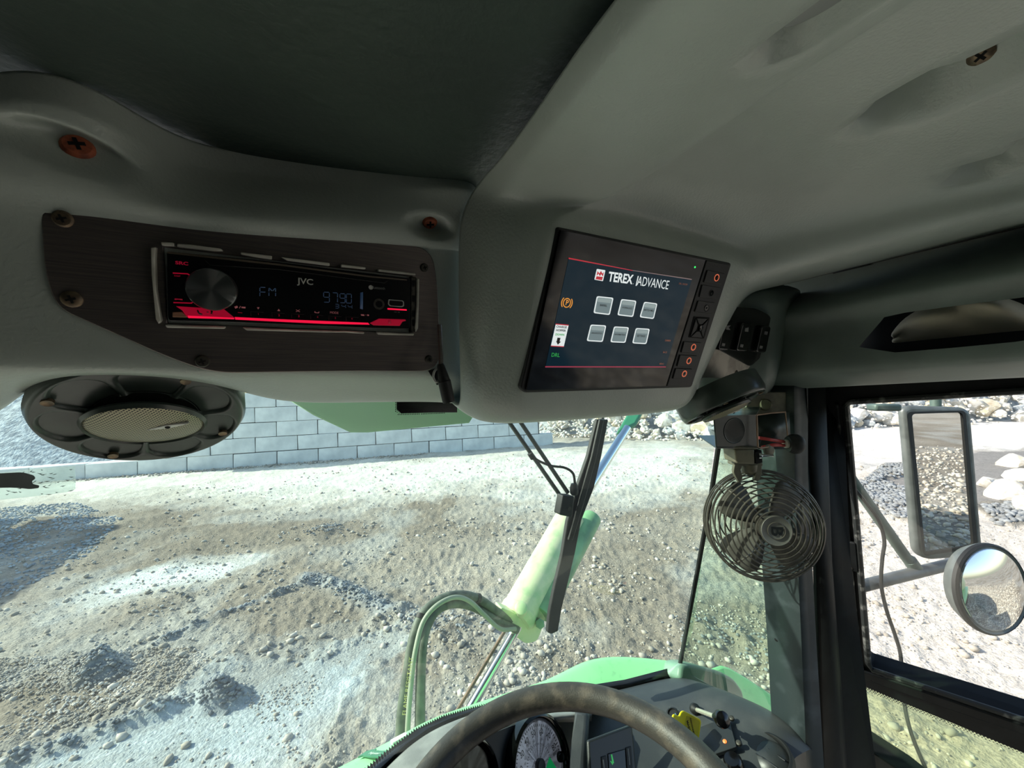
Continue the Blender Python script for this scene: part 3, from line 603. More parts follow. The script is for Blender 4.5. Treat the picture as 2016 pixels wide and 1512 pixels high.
mb = MB(); mb.tube(spline([W(1050, 900, .775), W(1062, 908, .77), (W(1085, 917, .77)), W(1112, 921, .775), W(1128, 932, .78), W(1132, 952, .785)], 40), .0026, 8); mb.build('washer_hose', M['rubber'], wp)
mb = MB(); mb.lathe(W(1046, 897, .77), unit(W(1056, 912, .775)-W(1046, 897, .77)), [(0, -.006), (.0055, -.006), (.0055, .007), (0, .007)], 12); mb.build('hose_clip', M['rubber'], wp)
mb = MB(); mb.lathe(W(1130, 955, .786), -VU, [(0, -.003), (.006, -.003), (.0085, .004), (.0085, .016), (.006, .02), (0, .02)], 12); mb.build('nozzle', M['rubber'], wp)
# mirrors
VN = lambda n: dirc(*n)
mp = Pl(W(1855, 950, 1.06), np.cross(VN((-.150, -.115, -.981)), [0, 0, 1.]), -np.array([0, 0, 1.]))
mir = thing('side_mirror', mp.at(1855, 950), 'tall rectangular side mirror in a grey shell on a tube arm', 'mirror')
mout = rpoly([(1776, 806), (1792, 798), (1900, 802), (1914, 812), (1937, 1078), (1925, 1096), (1828, 1104), (1802, 1090)], 14, 5)
mb = MB(); mb.poly(mp, mout, -.022, 0); mb.build('shell', M['mirrorcase'], mir, bevel=.010, seg=3)
mb = MB(); mo = rpoly([(1785, 811), (1901, 808), (1926, 1078), (1818, 1095)], 10, 5); mi_ = rpoly([(1795, 815), (1895, 812), (1917, 1074), (1822, 1088)], 8, 5)
n_o = len(mo); mb.add([mp.at(*p, .001) for p in mo]+[mp.at(*p, .007) for p in mo]+[mp.at(*p, .007) for p in mi_]+[mp.at(*p, .001) for p in mi_], [(k*n_o+i, k*n_o+(i+1) % n_o, (k+1)*n_o+(i+1) % n_o, (k+1)*n_o+i) for k in range(3) for i in range(n_o)])
mb.build('gasket', M['rubber'], mir)
mb = MB(); mb.poly(mp, mi_, .0012, .0034); mb.build('mirror_glass', M['mirror'], mir, ang=20)
mb = MB(); mb.tube([W(1842, 775, 1.09), W(1842, 800, 1.09)], .012, 10); mb.build('top_stud', M['armgreen'], mir)
# convex mirror
rc = C(1.078, -.461, .8697); rnn = dirc(.136, .11, -.985)
cm = thing('convex_mirror', rc, 'small round convex mirror in a grey rimmed dish below the tall mirror', 'mirror')
mb = MB(); mb.lathe(rc, rnn, [(0, -.045), (.05, -.042), (.085, -.028), (.097, -.008), (.098, .002), (.094, .006), (.090, .003)], 48); mb.build('dish', M['mirrorcase'], cm)
mb = MB(); mb.lathe(rc, rnn, [(.0905, .003), (.0945, .0065), (.0985, .003), (.0985, -.004), (.0905, -.002), (.0905, .003)], 48); mb.build('rim', M['rubber'], cm)
mb = MB(); Rs = .26; mb.lathe(rc, rnn, [(.0905*math.sin(a)/math.sin(1), 0.0045+(math.sqrt(Rs**2-(.0905*math.sin(a)/math.sin(1))**2)-math.sqrt(Rs**2-.0905**2))) for a in np.linspace(1, 0, 14)], 48); mb.build('mirror_glass', M['mirror'], cm, ang=180)
# arm
arm = thing('mirror_arm', W(1810, 1115, 1.08), 'grey green tubular arm holding both mirrors outside the door', 'mirror arm')
mb = MB(); mb.tube([W(1640, 890, .95), W(1680, 950, .98), W(1800, 1120, 1.07)], .013, 14); mb.build('brace_tube', M['armgreen'], arm)
mb = MB(); mb.lathe(W(1800, 1115, 1.065), unit(W(1800, 1120, 1.07)-W(1680, 950, .98)), [(0, -.03), (.015, -.03), (.0155, .01), (0, .012)], 12); mb.build('brace_end', M['armgreen'], arm)
mb = MB(); mb.tube([W(1640, 1168, .98), W(1760, 1138, 1.04), W(1890, 1106, 1.10), W(1935, 1096, 1.12)], .0145, 14); mb.build('main_tube', M['armgrey'], arm)
mb = MB(); mb.tube([W(1874, 1100, 1.10), W(1877, 1116, 1.10)], .014, 10); mb.build('clamp', M['armgrey'], arm)
mb = MB(); mb.box(W(1740, 802, 1.0), dirc(1, 0, -.1), VU, dirc(0, 0, 1), .062, .018, .03); lamp = mb.build('marker_lamp', M['armgreen'], bevel=.005); tag(lamp, 'small green grey marker lamp outside the top of the door window', 'lamp')
mb = MB(); mb.tube([W(1752, 803, 1.0), W(1772, 801, 1.0)], .0035, 8); mb.build('stub', M['rubber'], lamp)
# loose cable outside the door
cab = [(1682, 962, .95), (1705, 990, .96), (1730, 1025, .99), (1741, 1065, 1.0), (1737, 1100, 1.0), (1735, 1150, 1.0), (1745, 1200, 1.0), (1762, 1250, 1.0), (1773, 1290, 1.0), (1776, 1350, .98), (1785, 1410, .95), (1800, 1460, .93), (1830, 1530, .9)]
mb = MB(); mb.tube(spline([W(*c) for c in cab], 96), .0042, 8); tag(mb.build('cable', M['rubber']), 'thin black cable hanging outside the door window from the mirror arm', 'cable')
# truck body behind the cab, out of the frame: it throws the shadow seen in the mirror
tb = thing('mixer_truck', V(0, -2, -2.2), 'green mixer truck body behind the cab', 'truck')
mb = MB(); mb.box(V(0, -5.0, -1.45), VR, VF, VU, 2.2, 7.6, .45); mb.build('chassis', M['mint'], tb, bevel=.03)
mb = MB(); mb.lathe(V(0, -1.5, -.25), -VF-.09*VU, [(.25, -.2), (.45, .0), (.75, 1.4), (.95, 3.2), (.95, 4.6), (.75, 6.4), (.4, 7.0), (.3, 7.1)], 36); mb.build('drum', M['palegreen'], tb)
for R in (-1.0, 1.0):
    for F_ in (.3, -4.6, -6.4):
        mb = MB(); mb.lathe(V(R, F_, -2.17), VR*np.sign(R), [(0, -.15), (.3, -.15), (.5, -.13), (.53, -.08), (.53, .08), (.5, .13), (.3, .13), (.25, .05), (0, .05)], 28); mb.build('wheel', M['rubber'], tb)
# ================================================================ the cab shell
RPo = C(-.23929, .09266, .25796)
RP = Pl(RPo, dirc(.8586, .0255, .512), dirc(-.1, -.976, .193))   # face of the radio plate
def rp(px, py, w=0): return RP.at(px, py, w)
def rpd(px, py): return float(np.dot(rp(px, py)-CAM, cf))
def surf(name, rows, m, parent=None, sub=2, thick=.004):
    mb = MB(); mb.grid(rows); o = mb.build(name, m, parent, ang=180)
    # normals towards the eye so the thickness grows away from it
    me = o.data; c = np.array(o.location); s = 0
    for p in me.polygons: s += np.dot(np.array(p.normal), CAM-c-np.array(p.center))*p.area
    if s < 0: me.flip_normals()
    if sub: mm = o.modifiers.new('s', 'SUBSURF'); mm.levels = mm.render_levels = sub
    bake(o)
    return o
def dent(o, c, ax, ay, rx, ry, depth, hard=.55, dirn=None):      # press a smooth pocket into a moulding
    me = o.data; n = len(me.vertices); co = np.empty(n*3); me.vertices.foreach_get('co', co); co = co.reshape(-1, 3); nv = np.empty(n*3); me.vertices.foreach_get('normal', nv); nv = nv.reshape(-1, 3)
    q = co + np.array(o.location) - c; r = np.hypot(q@ax/rx, q@ay/ry); h = np.abs(q@np.cross(ax, ay))
    k = np.clip((1-r)/(1-hard), 0, 1); k = k*k*(3-2*k); k[h > .08] = 0
    co += (-nv if dirn is None else np.asarray(dirn))*(k*depth)[:, None]; me.vertices.foreach_set('co', co.ravel()); me.update()
from mathutils.bvhtree import BVHTree
def hit(o, px, py):                                              # where the line of sight meets a moulding
    me = o.data; off = np.array(o.location); t = BVHTree.FromPolygons([np.array(v.co)+off for v in me.vertices], [tuple(p.vertices) for p in me.polygons])
    p, n, _, _ = t.ray_cast(Vector(CAM), Vector(unit(ray(px, py)))); n = np.array(n); p = np.array(p)
    return p, (n if np.dot(n, CAM-p) > 0 else -n)
def thicken(o, t=.004):
    m = o.modifiers.new('solid', 'SOLIDIFY'); m.thickness = t; m.offset = -1; return bake(o)
# dark vinyl roof lining
EDGE = [(-140, 215, .205), (-40, 212, .207), (20, 199, .211), (100, 203, .217), (200, 238, .230), (300, 298, .258), (400, 337, .285), (520, 351, .302), (700, 363, .320), (850, 371, .334), (928, 372, .338)]
ceil = MB(); hh = .166
cs = []
for R in np.linspace(-1.0, .165, 20): cs.append([V(R, F, hh+.012+.004*math.sin(R*9)*math.cos(F*7)) for F in np.linspace(.62, -1.0, 24)])
o = surf('ceiling', cs, M['vinyl'], sub=0); struct(o); o['label'] = 'dark green grained vinyl roof lining'
# left front moulding
rows = []
def rw(pts, f): return [f(i, *p) for i, p in enumerate(pts)]
A = [W(*e) for e in EDGE]
rows.append([a + VU*.02 - VF*.0 + VF*.004 for a in A])
rows.append([a + VU*.004 + VF*.001 for a in A]); rows.append(A)
B = [(-150, 262), (-50, 258), (14, 250), (95, 250), (185, 285), (285, 340), (392, 375), (520, 388), (700, 396), (850, 400), (915, 402)]
rows.append([W(x, y, (e[2]*.45+rpd(x, y)*.55)-.001) for (x, y), e in zip(B, EDGE)])
Cc = [(-160, 330), (-60, 338), (8, 348), (90, 360), (178, 378), (280, 402), (385, 420), (520, 432), (700, 440), (850, 452), (906, 460)]
rows.append([rp(x, y, .0085) for x, y in Cc])
D = [(-160, 375), (-60, 383), (8, 388), (90, 398), (178, 405), (280, 425), (385, 445), (520, 462), (700, 478), (850, 496), (904, 500)]
rows.append([rp(x, y, .0) for x, y in D])
for yy in (480, 580, 660): rows.append([rp(x, yy, -.0025) for x in (-170, -60, 5, 88, 180, 285, 392, 525, 705, 858, 905)])
Ew = (-.0025,)*11
rows.append([rp(x, y, -.0025) for x, y in ((-180, 715), (-60, 715), (0, 715), (90, 712), (190, 712), (290, 714), (398, 722), (530, 727), (710, 728), (862, 730), (908, 735))])
rows.append([rp(x, y, -.006) for x, y in ((-180, 738), (-60, 738), (0, 737), (90, 735), (190, 735), (290, 737), (402, 740), (534, 741), (712, 742), (866, 744), (910, 748))])
rows.append([W(x, y, rpd(x, y)+(.012 if 60 < x < 440 else .028)) for x, y in ((-190, 780), (-60, 780), (-10, 776), (84, 742), (190, 737), (300, 739), (424, 752), (540, 770), (715, 768), (866, 768), (912, 775))])
rows.append([W(x, y, rpd(x, y)+(.03 if 60 < x < 440 else .058)) for x, y in ((-190, 840), (-60, 840), (-16, 830), (78, 745), (190, 738), (300, 740), (434, 760), (545, 806), (718, 801), (862, 799), (900, 803))])
rows.append([p + VF*.03 + VU*.012 for p in rows[-1]]); rows.append([p + VF*.03 + VU*.05 for p in rows[-2]])
rows = [[r[0]-VR*.55-VF*.10, r[0]-VR*.25-VF*.02] + r + [r[-1]+VR*.012+VF*.012, r[-1]+VR*.03+VF*.03] for r in rows]
hd = surf('trim_1', rows, M['plastic'], sub=3); struct(hd); hd['label'] = 'grey moulded front header carrying the radio plate'
px_ = RP.u; py_ = RP.v
h1, hn1 = hit(hd, 140, 295); a1 = unit(hit(hd, 230, 330)[0]-hit(hd, 60, 268)[0]); dent(hd, h1, a1, unit(np.cross(a1, hn1)), .034, .0135, .016, .2, -unit(hn1*.6+VU*-.5))
h2, hn2 = hit(hd, 850, 446); dent(hd, h2, RP.u, unit(np.cross(RP.u, hn2)), .024, .0125, .014, .3)
b1, b1n = hit(hd, 154, 292); b2, b2n = hit(hd, 846, 436)
thicken(hd, .0035)
# moulding of the monitor pod, roof beam and right-hand roof
Pb = Pl(C(.0168*.953/.953*1.0, 0, 0), VR, -VU) if False else None
SPl = None
s_ = .143
u0 = dirc(.882, .019, .471); v0 = dirc(-.208, -.954, .22)
tz = (.26*s_, .9*s_, 2.22*s_)
SP = Pl(W(1098, 447, tz[2]), u0, v0)
def sd(px, py): return float(np.dot(SP.at(px, py)-CAM, cf))
def sp(px, py, w): return SP.at(px, py, w)
r1 = [(908, 806, .395), (926, 824, .385), (962, 842, .380)] + [(x, y, sd(x, y)+.012) for x, y in ((1032, 842), (1140, 835), (1250, 826), (1335, 817))] + [(1356, 806, .485), (1366, 790, .50), (1371, 780, .60)]
r2 = [(906, 745, .372), (926, 772, .358), (956, 792, .352)] + [(x, y, sd(x, y)-.001) for x, y in ((1015, 795), (1125, 790), (1240, 785), (1345, 780))] + [(1366, 774, .462), (1377, 752, .48), (1381, 745, .60)]
r3 = [(903, 610, .360), (928, 600, .344), (963, 610, .332)] + [(x, y, sd(x, y)-.003) for x, y in ((1045, 610), (1160, 620), (1290, 630), (1405, 645))] + [(1416, 652, .442), (1426, 648, .458), (1430, 648, .60)]
r4 = [(902, 480, .357), (938, 480, .334), (988, 470, .318)] + [(x, y, sd(x, y)-.004) for x, y in ((1088, 440), (1195, 462), (1315, 487), (1442, 514))] + [(1454, 540, .434), (1462, 572, .450), (1467, 578, .60)]
r45 = [(908, 420, .348), (948, 425, .330), (998, 425, .317)] + [(1102, 424, .318), (1205, 438, .352), (1318, 466, .392), (1446, 500, .428), (1476, 528, .434), (1500, 562, .450), (1506, 569, .60)]
r5 = [(932, 372, .338), (966, 385, .326), (1015, 388, .316), (1150, 408, .335), (1215, 412, .362), (1325, 444, .40), (1452, 484, .44), (1500, 508, .438), (1555, 547, .452), (1562, 556, .60)]
r55 = [(962, 338, .310), (1000, 345, .298), (1046, 347, .288), (1215, 372, .338), (1300, 385, .362), (1415, 410, .392), (1535, 462, .432), (1590, 484, .428), (1650, 524, .436), (1656, 532, .58)]
r6 = [(1000, 296, .280), (1040, 300, .268), (1086, 302, .260), (1292, 330, .330), (1400, 345, .352), (1505, 366, .376), (1622, 430, .415), (1690, 456, .410), (1752, 500, .416), (1758, 508, .55)]
r7 = [(1085, 175, .222), (1140, 168, .206), (1205, 160, .194), (1485, 196, .258), (1600, 215, .276), (1722, 244, .296), (1900, 366, .372), (1962, 395, .362), (2030, 430, .366), (2036, 438, .50)]
r8 = [(1200, 0, .170), (1290, -14, .155), (1372, -14, .149), (1735, 24, .200), (1850, 44, .212), (2010, 84, .226), (2260, 290, .320), (2340, 318, .31), (2420, 352, .31), (2430, 360, .45)]
GR = []
for k, r in enumerate((r1, r2, r3, r4, r45, r5, r55, r6, r7, r8)):
    P = [W(*p) for p in r]; e1 = P[2]*.2+P[3]*.8; e2 = P[3]*.86+P[4]*.14
    if k >= 6: e1 = e1 - VU*.020; e2 = e2 + VU*.003
    GR.append(P[:3]+[e1, P[3], e2]+P[4:])
GR.insert(0, [p + VF*.03 + VU*.006 for p in GR[0]]); GR.insert(0, [p + VF*.09 + VU*.03 for p in GR[1]])
LAST = GR[-1]
for k in (.12, .3, .8): GR.append([p - VF*k for p in LAST])
pod = surf('trim_2', GR, M['plastic'], sub=3); struct(pod); pod['label'] = 'grey moulded overhead console with roof beam and screen housing'
up = VU
def ceilpt(px, py, h): return CAM + ray(px, py)*(h/np.dot(ray(px, py), VU))
pk = hit(pod, 1888, 156)[0]; dent(pod, pk, -VF, VR, .060, .019, .050, .45, VU)
pk2 = hit(pod, 2030, 300)[0]; dent(pod, pk2, -VF, VR, .054, .015, .044, .45, VU)
pk3 = hit(pod, 1652, 16)[0]; dent(pod, pk3, -VF, VR, .036, .0135, .018, .75, VU)
b3, b3n = hit(pod, 1932, 108)
thicken(pod, .0035)
# fittings in the roof moulding
ins = MB(); ins.prism([pk3+VU*.011-VF*(.004+.027*math.cos(a))+VR*(.003+.0095*math.sin(a)) for a in np.linspace(0, 2*math.pi, 28, endpoint=False)], VU*.004)
tag(ins.build('oval_insert', mat('smooth_grey_insert', S(150, 152, 150), .35), pod, bevel=.001), 'smooth grey oval insert')
def screw_head(name, c, n, r, m, parent, h=.0025, cross=True, rot=.4):
    mb = MB(); mb.lathe(c, n, [(0, -.003), (r, -.003), (r, h*.35), (r*.8, h*.85), (r*.35, h), (0, h)], 20); s = mb.build(name, m, parent)
    if cross:
        x = unit(np.cross(n, dirc(0, 1, .1))); y = np.cross(n, x); a = math.cos(rot)*x+math.sin(rot)*y; b = np.cross(n, a); mb = MB()
        mb.box(c+n*h*.9, a, b, n, r*.95, r*.24, h*.5); mb.box(c+n*h*.9, b, a, n, r*.95, r*.24, h*.5)
        if parent is not None and parent.parent is not None: mb.build('cross_slot', M['hole'], parent)
        else: mb.build('cross_slot', M['hole'], s)
    return s
screw_head('bolt', b3, unit(b3n-VU*.6), .0066, M['screw'], pod)
tag(screw_head('bolt', b1, unit(b1n+hn1*.4), .0078, M['orange'], hd, .004), 'rust orange bolt')
tag(screw_head('bolt', b2, unit(b2n+hn2*.4), .0066, M['orange'], hd, .004), 'rust orange bolt')
# right-hand header over the door
def zs(px): return .70/((px-1008)/FP*.86+.51)
X = (1497, 1560, 1640, 1740, 1860, 1990, 2120, 2300)
def lin(a, b): return [a+(b-a)*(x-1530)/(2016-1530) for x in X]
hr = [[W(x, y, zs(x)+.10) for x, y in zip(X, lin(556, 440))], [W(x, y, zs(x)+.035) for x, y in zip(X, lin(600, 488))], [W(x, y, zs(x)+.004) for x, y in zip(X, lin(602, 503))],
      [W(x, y, zs(x)-.012) for x, y in zip(X, lin(616, 524))], [W(x, y, zs(x)-.008) for x, y in zip(X, lin(634, 548))], [W(x, y, zs(x)+.002) for x, y in zip(X, lin(654, 570))],
      [W(x, y, zs(x)) for x, y in zip(X, lin(690, 640))], [W(x, y, zs(x)-.002) for x, y in zip(X, lin(736, 700))], [W(x, y, zs(x)+.003) for x, y in zip(X, lin(745, 712))],
      [W(x, y, zs(x)+.040) for x, y in zip(X, lin(768, 744))], [W(x, y, zs(x)+.044) for x, y in zip(X, lin(767.5, 743))], [W(x, y, zs(x)+.12) for x, y in zip(X, lin(764, 742))]]
side = surf('trim_3', hr, M['sideplastic'], sub=2); struct(side); side['label'] = 'dark grey green header over the door with an open storage slot'
thicken(side, .003)
slot = [(1676, 677), (1728, 612), (1772, 601), (1900, 580), (2150, 540), (2150, 640), (2016, 661), (1880, 676), (1752, 688)]
cutm = MB(); cutm.prism([W(x, y, zs(x)-.05) for x, y in slot], dirc(.75, 0, .66)*.11); cut(side, cutm)
bk = MB(); bk.grid([[W(x, y, zs(x)+.085) for x in X[2:]] for y in (520, 590, 660, 730)]); bk.grid([[W(x, y0_, zs(x)+d) for x in X[2:]] for d, y0_ in ((.012, 712), (.085, 700))])
b_ = bk.build('slot_lining', M['blackmatt'], side, solid=.002)
tag(screw_head('screw', W(1646, 622, zs(1646)+.0015), unit(CAM-W(1646, 622, .6)), .008, M['screwdark'], side, .003), 'dark header screw')
# the pale cloth stowed in the slot
cl_ = MB(); rows = []
for i in range(17):
    u_ = i/16; px = 1756+u_*330; cy = 668-u_*34; top = cy-(62*math.sin(math.pi*min(1, u_*1.15))**.6+6); ro = []
    for j in range(15):
        v_ = j/14; py = cy+6-(cy+6-top)*math.sin(v_*math.pi/2); dz = .035-.055*math.sin(v_*math.pi)*math.sin(math.pi*min(1, u_+.06))+.012*math.sin(u_*13+v_*5)*math.sin(v_*math.pi); ro.append(W(px, py, zs(px)+dz+.028))
    rows.append(ro)
cl_.grid(rows); clo = cl_.build('cloth', M['cloth'], ang=180, sub=1, solid=.003); tag(clo, 'crumpled pale beige cloth stowed in the header slot over the door', 'cloth')
# black sheet stands in for shade above the header, corner moulding beside it
gp_ = MB(); gp_.grid([[W(x, y, z+.02) for x, z in zip(X, [zs(q)+.07 for q in X])] for y in (640, 540, 470, 360)]); tag(gp_.build('trim_4', M['blackmatt'], solid=.003), 'black sheet for the shade between the roof moulding and the door header'); struct(bpy.data.objects['trim_4'])
cm_rows = [[(1380, 560, .60), (1450, 556, .60), (1520, 556, .61), (1570, 566, .62), (1580, 575, .66)], [(1380, 600, .585), (1450, 592, .575), (1515, 590, .575), (1556, 592, .59), (1566, 596, .66)],
           [(1380, 640, .615), (1450, 630, .61), (1512, 626, .60), (1546, 622, .602), (1552, 626, .66)], [(1380, 700, .62), (1450, 700, .615), (1508, 700, .604), (1538, 700, .606), (1544, 702, .66)],
           [(1370, 742, .62), (1440, 742, .618), (1496, 742, .61), (1528, 742, .61), (1534, 744, .66)], [(1370, 762, .635), (1440, 762, .635), (1490, 766, .616), (1510, 772, .625), (1516, 774, .67)],
           [(1370, 770, .64), (1440, 772, .65), (1490, 778, .65), (1505, 780, .66), (1510, 780, .69)]]
o = surf('trim_5', [[W(*p) for p in r] for r in cm_rows], M['sideplastic'], sub=2); struct(o); thicken(o, .003); o['label'] = 'dark moulded corner piece around the rocker switches'
# pillar
pil = empty('pillar_corner', W(1540, 1100, .68)); struct(pil); pil['label'] = 'worn dark corner pillar between quarter glass and door'
mb = MB(); mb.grid([[W(1480, 735, .70), W(1560, 735, .655), W(1580, 735, .655)], [W(1484, 770, .70), W(1560, 770, .655), W(1580, 770, .655)], [W(1494, 930, .695), W(1562, 930, .652), W(1580, 930, .652)], [W(1506, 1100, .69), W(1568, 1100, .65), W(1588, 1100, .65)], [W(1517, 1250, .69), W(1575, 1250, .65), W(1596, 1250, .65)], [W(1526, 1400, .69), W(1582, 1400, .65), W(1605, 1400, .65)], [W(1536, 1560, .69), W(1590, 1560, .65), W(1615, 1560, .65)]])
mb.build('face_plate', M['pillarpaint'], pil, ang=30, solid=.012)
mb = MB(); mb.grid([[W(1572, 735, .652), W(1610, 735, .66), W(1612, 735, .70), W(1650, 735, .69)], [W(1600, 1100, .65), W(1622, 1100, .662), W(1626, 1100, .70), W(1665, 1100, .70)], [W(1612, 1560, .65), W(1650, 1560, .665), W(1660, 1560, .70), W(1720, 1560, .72)]])
mb.build('inner_face', M['darkpaint'], pil, ang=30, solid=.01)
for (x, y) in ((1529, 1259), (1568, 1316)):
    mb = MB(); mb.lathe(W(x, y, .672-(x-1529)*.0005), unit(CAM-W(x, y, .66)), [(0, -.002), (.0032, -.002), (.0032, .001), (0, .0014)], 12); mb.build('drilled_hole', M['hole'], pil)
mb = MB(); mb.prism([W(x, y, .652) for x, y in ((1482, 772), (1548, 772), (1548, 826), (1474, 826), (1462, 815))], cf*.006); mb.build('bracket_plate', M['olive'], pil, bevel=.001)
screw_head('bolt', W(1507, 797, .651), unit(CAM-W(1507, 797, .65)), .010, M['olive'], pil, .006, False)
mb = MB(); mb.tube([W(1467, 770, .675), W(1467, 830, .675)], .0058, 12)
th_ = mb.build('threaded_rod', M['screw'], pil)
# door
w0 = W(1665, 793, .67); DP = Pl(w0, dirc(.66, .122, -.742), dirc(.225, -.958, .16))
door = empty('door_1', DP.at(1800, 1000)); struct(door); door['label'] = 'black door frame with a clear upper window and green tinted lower glass'
def dbar(name, outer, m, w0_, w1_, bev=.003): mb = MB(); mb.poly(DP, outer, w0_, w1_); return mb.build(name, m, door, bevel=bev)
dbar('door_frame', [(1600, 748), (2240, 715), (2240, 757), (1668, 795), (1666, 800), (1711, 1316), (1716, 1320), (2260, 1500), (2260, 1585), (1648, 1330), (1666, 1450), (1700, 1470), (1790, 1530), (2000, 1700), (1610, 1700)], M['darkpaint'], -.05, -.002, .004)
def strip(name, pts, r, m): mb = MB(); mb.tube([DP.at(x, y, .0) for x, y in pts], r, 8); return mb.build(name, m, door)
strip('window_gasket', [(2200, 757), (2016, 769), (1674, 791), (1664, 800), (1685, 1020), (1709, 1306), (1718, 1319), (1850, 1363), (2016, 1418), (2200, 1480)], .0052, M['gasket'])
strip('edge_bead', [(1648, 796), (1670, 1050), (1694, 1300), (1700, 1326)], .0026, M['gasket'])
mb = MB(); mb.poly(DP, [(1654, 1324), (1700, 1322), (1850, 1372), (2200, 1490), (2200, 1520), (2016, 1448), (1850, 1392), (1700, 1338)], 0, .007); mb.build('rail_flange', M['darkpaint'], door, bevel=.003); strip('worn_edge', [(1702, 1326), (1850, 1376), (2016, 1432), (2200, 1494)], .0032, M['gasket'])
mb = MB(); mb.poly(DP, rpoly([(1663, 1066), (1685, 1070), (1690, 1128), (1668, 1122)], 4), 0, .006); mb.build('latch_plate', M['darkpaint'], door, bevel=.0015)
screw_head('screw', DP.at(1675, 1118, .006), DP.n, .003, M['screwdark'], door, .002, False)
mb = MB(); mb.poly(DP, [(1660, 785), (2200, 750), (2200, 1490), (1712, 1322)], -.028, -.025); mb.build('upper_pane', M['cglass'], door, ang=20)
mb = MB(); mb.poly(DP, [(1644, 1326), (2200, 1560), (2200, 1900), (1665, 1700)], -.032, -.028); mb.build('lower_pane', M['lglass'], door, ang=20)
def dots(name, polyline, P, w, n_rows, pitch, r, m, parent, inner):
    mb = MB(); a0 = 0
    for k in range(n_rows):
        for i in range(len(polyline)-1):
            A_, B_ = P.at(*polyline[i], w), P.at(*polyline[i+1], w); L = np.linalg.norm(B_-A_); t = (B_-A_)/L; s = unit(np.cross(P.n, t))
            for j in range(int(L/pitch)):
                c = A_ + t*(j+.5*(k % 2))*pitch + s*inner*k*pitch*.86; rr_ = r*(1-.18*k); n0 = len(mb.v)
                mb.add([c + rr_*(math.cos(q)*t+math.sin(q)*s) for q in np.arange(6)*math.pi/3], [(0, 1, 2, 3, 4, 5)])
    o = mb.build(name, m, parent, ang=180, fix=False); o['kind'] = 'stuff'; return o
dots('frit_dots', [(1646, 1331), (1700, 1352), (1850, 1412), (2060, 1496)], DP, -.026, 3, .0042, .0017, M['s_black'], door, -1)
dots('frit_dots', [(1646, 1331), (1651, 1395), (1660, 1446)], DP, -.026, 3, .0042, .0017, M['s_black'], door, -1)
dots('frit_dots', [(1660, 1446), (1700, 1476), (1790, 1530)], DP, -.026, 3, .0042, .0017, M['s_black'], door, -1)
# windshield and quarter glass
bt = [(-1.0, .10), (-.75, .36), (-.4, .58), (0, .655), (.4, .635), (.6, .59), (.75, .53)]
tp = [(-.95, .05), (-.68, .28), (-.35, .50), (0, .54), (.3, .50), (.5, .43), (.615, .36)]
def wsp(i, t): return V(bt[i][0]+(tp[i][0]-bt[i][0])*t, bt[i][1]+(tp[i][1]-bt[i][1])*t, -.655+t*.70)
win = empty('window_1', V(0, .6, -.3)); struct(win); win['label'] = 'green tinted curved windshield, dusty'
o = surf('windshield_pane', [[wsp(i, t) for i in range(7)] for t in (0, .33, .66, 1)], M['glass'], win, sub=2)
o.location = o.location  # pane keeps its place under the window
def seamline(w=0): return [W(1337, 1316, .845+w), W(1372, 1130, .765+w), W(1400, 975, .70+w), W(1424, 815, .625+w), W(1432, 750, .60+w)]
mb = MB(); mb.tube(seamline(), .0042, 8); mb.build('glass_seam', M['rubber'], win)
q = empty('window_2', W(1450, 1100, .7)); struct(q); q['label'] = 'green tinted quarter glass beside the corner pillar'
s1 = seamline(); s2 = [W(1545, 1430, .70), W(1530, 1200, .70), W(1515, 1000, .70), W(1505, 800, .70), W(1500, 750, .70)]
mb = MB(); mb.grid([s1, s2]); mb.build('quarter_pane', M['qglass'], q, ang=180, solid=.004)
# black frit band with its toothed edge along the foot of the windshield
def bott(px, py, d): return W(px, py, d)
fb_ = [(640, 1592, .555), (700, 1532, .595), (765, 1477, .632), (818, 1437, .66), (872, 1411, .688), (934, 1393, .715), (1000, 1378, .745), (1060, 1366, .77), (1140, 1352, .80), (1230, 1338, .825), (1330, 1312, .848)]
fl_ = [(700, 1590, .56), (747, 1514, .605), (800, 1464, .64), (845, 1433, .665), (890, 1413, .69), (945, 1395, .712), (1005, 1389, .742), (1062, 1380, .765), (1142, 1368, .79), (1235, 1352, .815), (1332, 1326, .838)]
mb = MB(); mb.grid([[W(*p) for p in fb_], [W(*p) for p in fl_], [W(*p)-VU*.05 for p in fl_]]); mb.build('frit_band', M['black'], win, solid=.002)
mb = MB()
for i in range(6):
    A_, B_ = W(*fb_[i]), W(*fb_[i+1]); L = np.linalg.norm(B_-A_); t = (B_-A_)/L; upv = unit(np.cross(t, CAM-A_)); upv = upv if upv[2] > 0 else -upv; n = int(L/.0042)
    for j in range(n): c = A_ + t*(j+.5)*L/n; mb.add([c-t*.0018, c+t*.0018, c+upv*.0034], [(0, 1, 2)])
o = mb.build('frit_teeth', M['black'], win, ang=180, fix=False); o['kind'] = 'stuff'
# dark frit patch, dotted, at the head of the windshield
FPl = Pl(W(820, 808, .47), VR, -VU)
mb = MB(); mb.poly(FPl, [(781, 770), (900, 770), (900, 812), (862, 812), (790, 814), (781, 806)], -.001, 0); mb.build('frit_patch', M['black'], win, ang=20)
dots('frit_dots', [(784, 816), (830, 815), (880, 813)], FPl, 0, 4, .0021, .00075, M['s_black'], win, 1); dots('frit_dots', [(779, 775), (779, 815)], FPl, 0, 3, .0021, .00075, M['s_black'], win, 1)
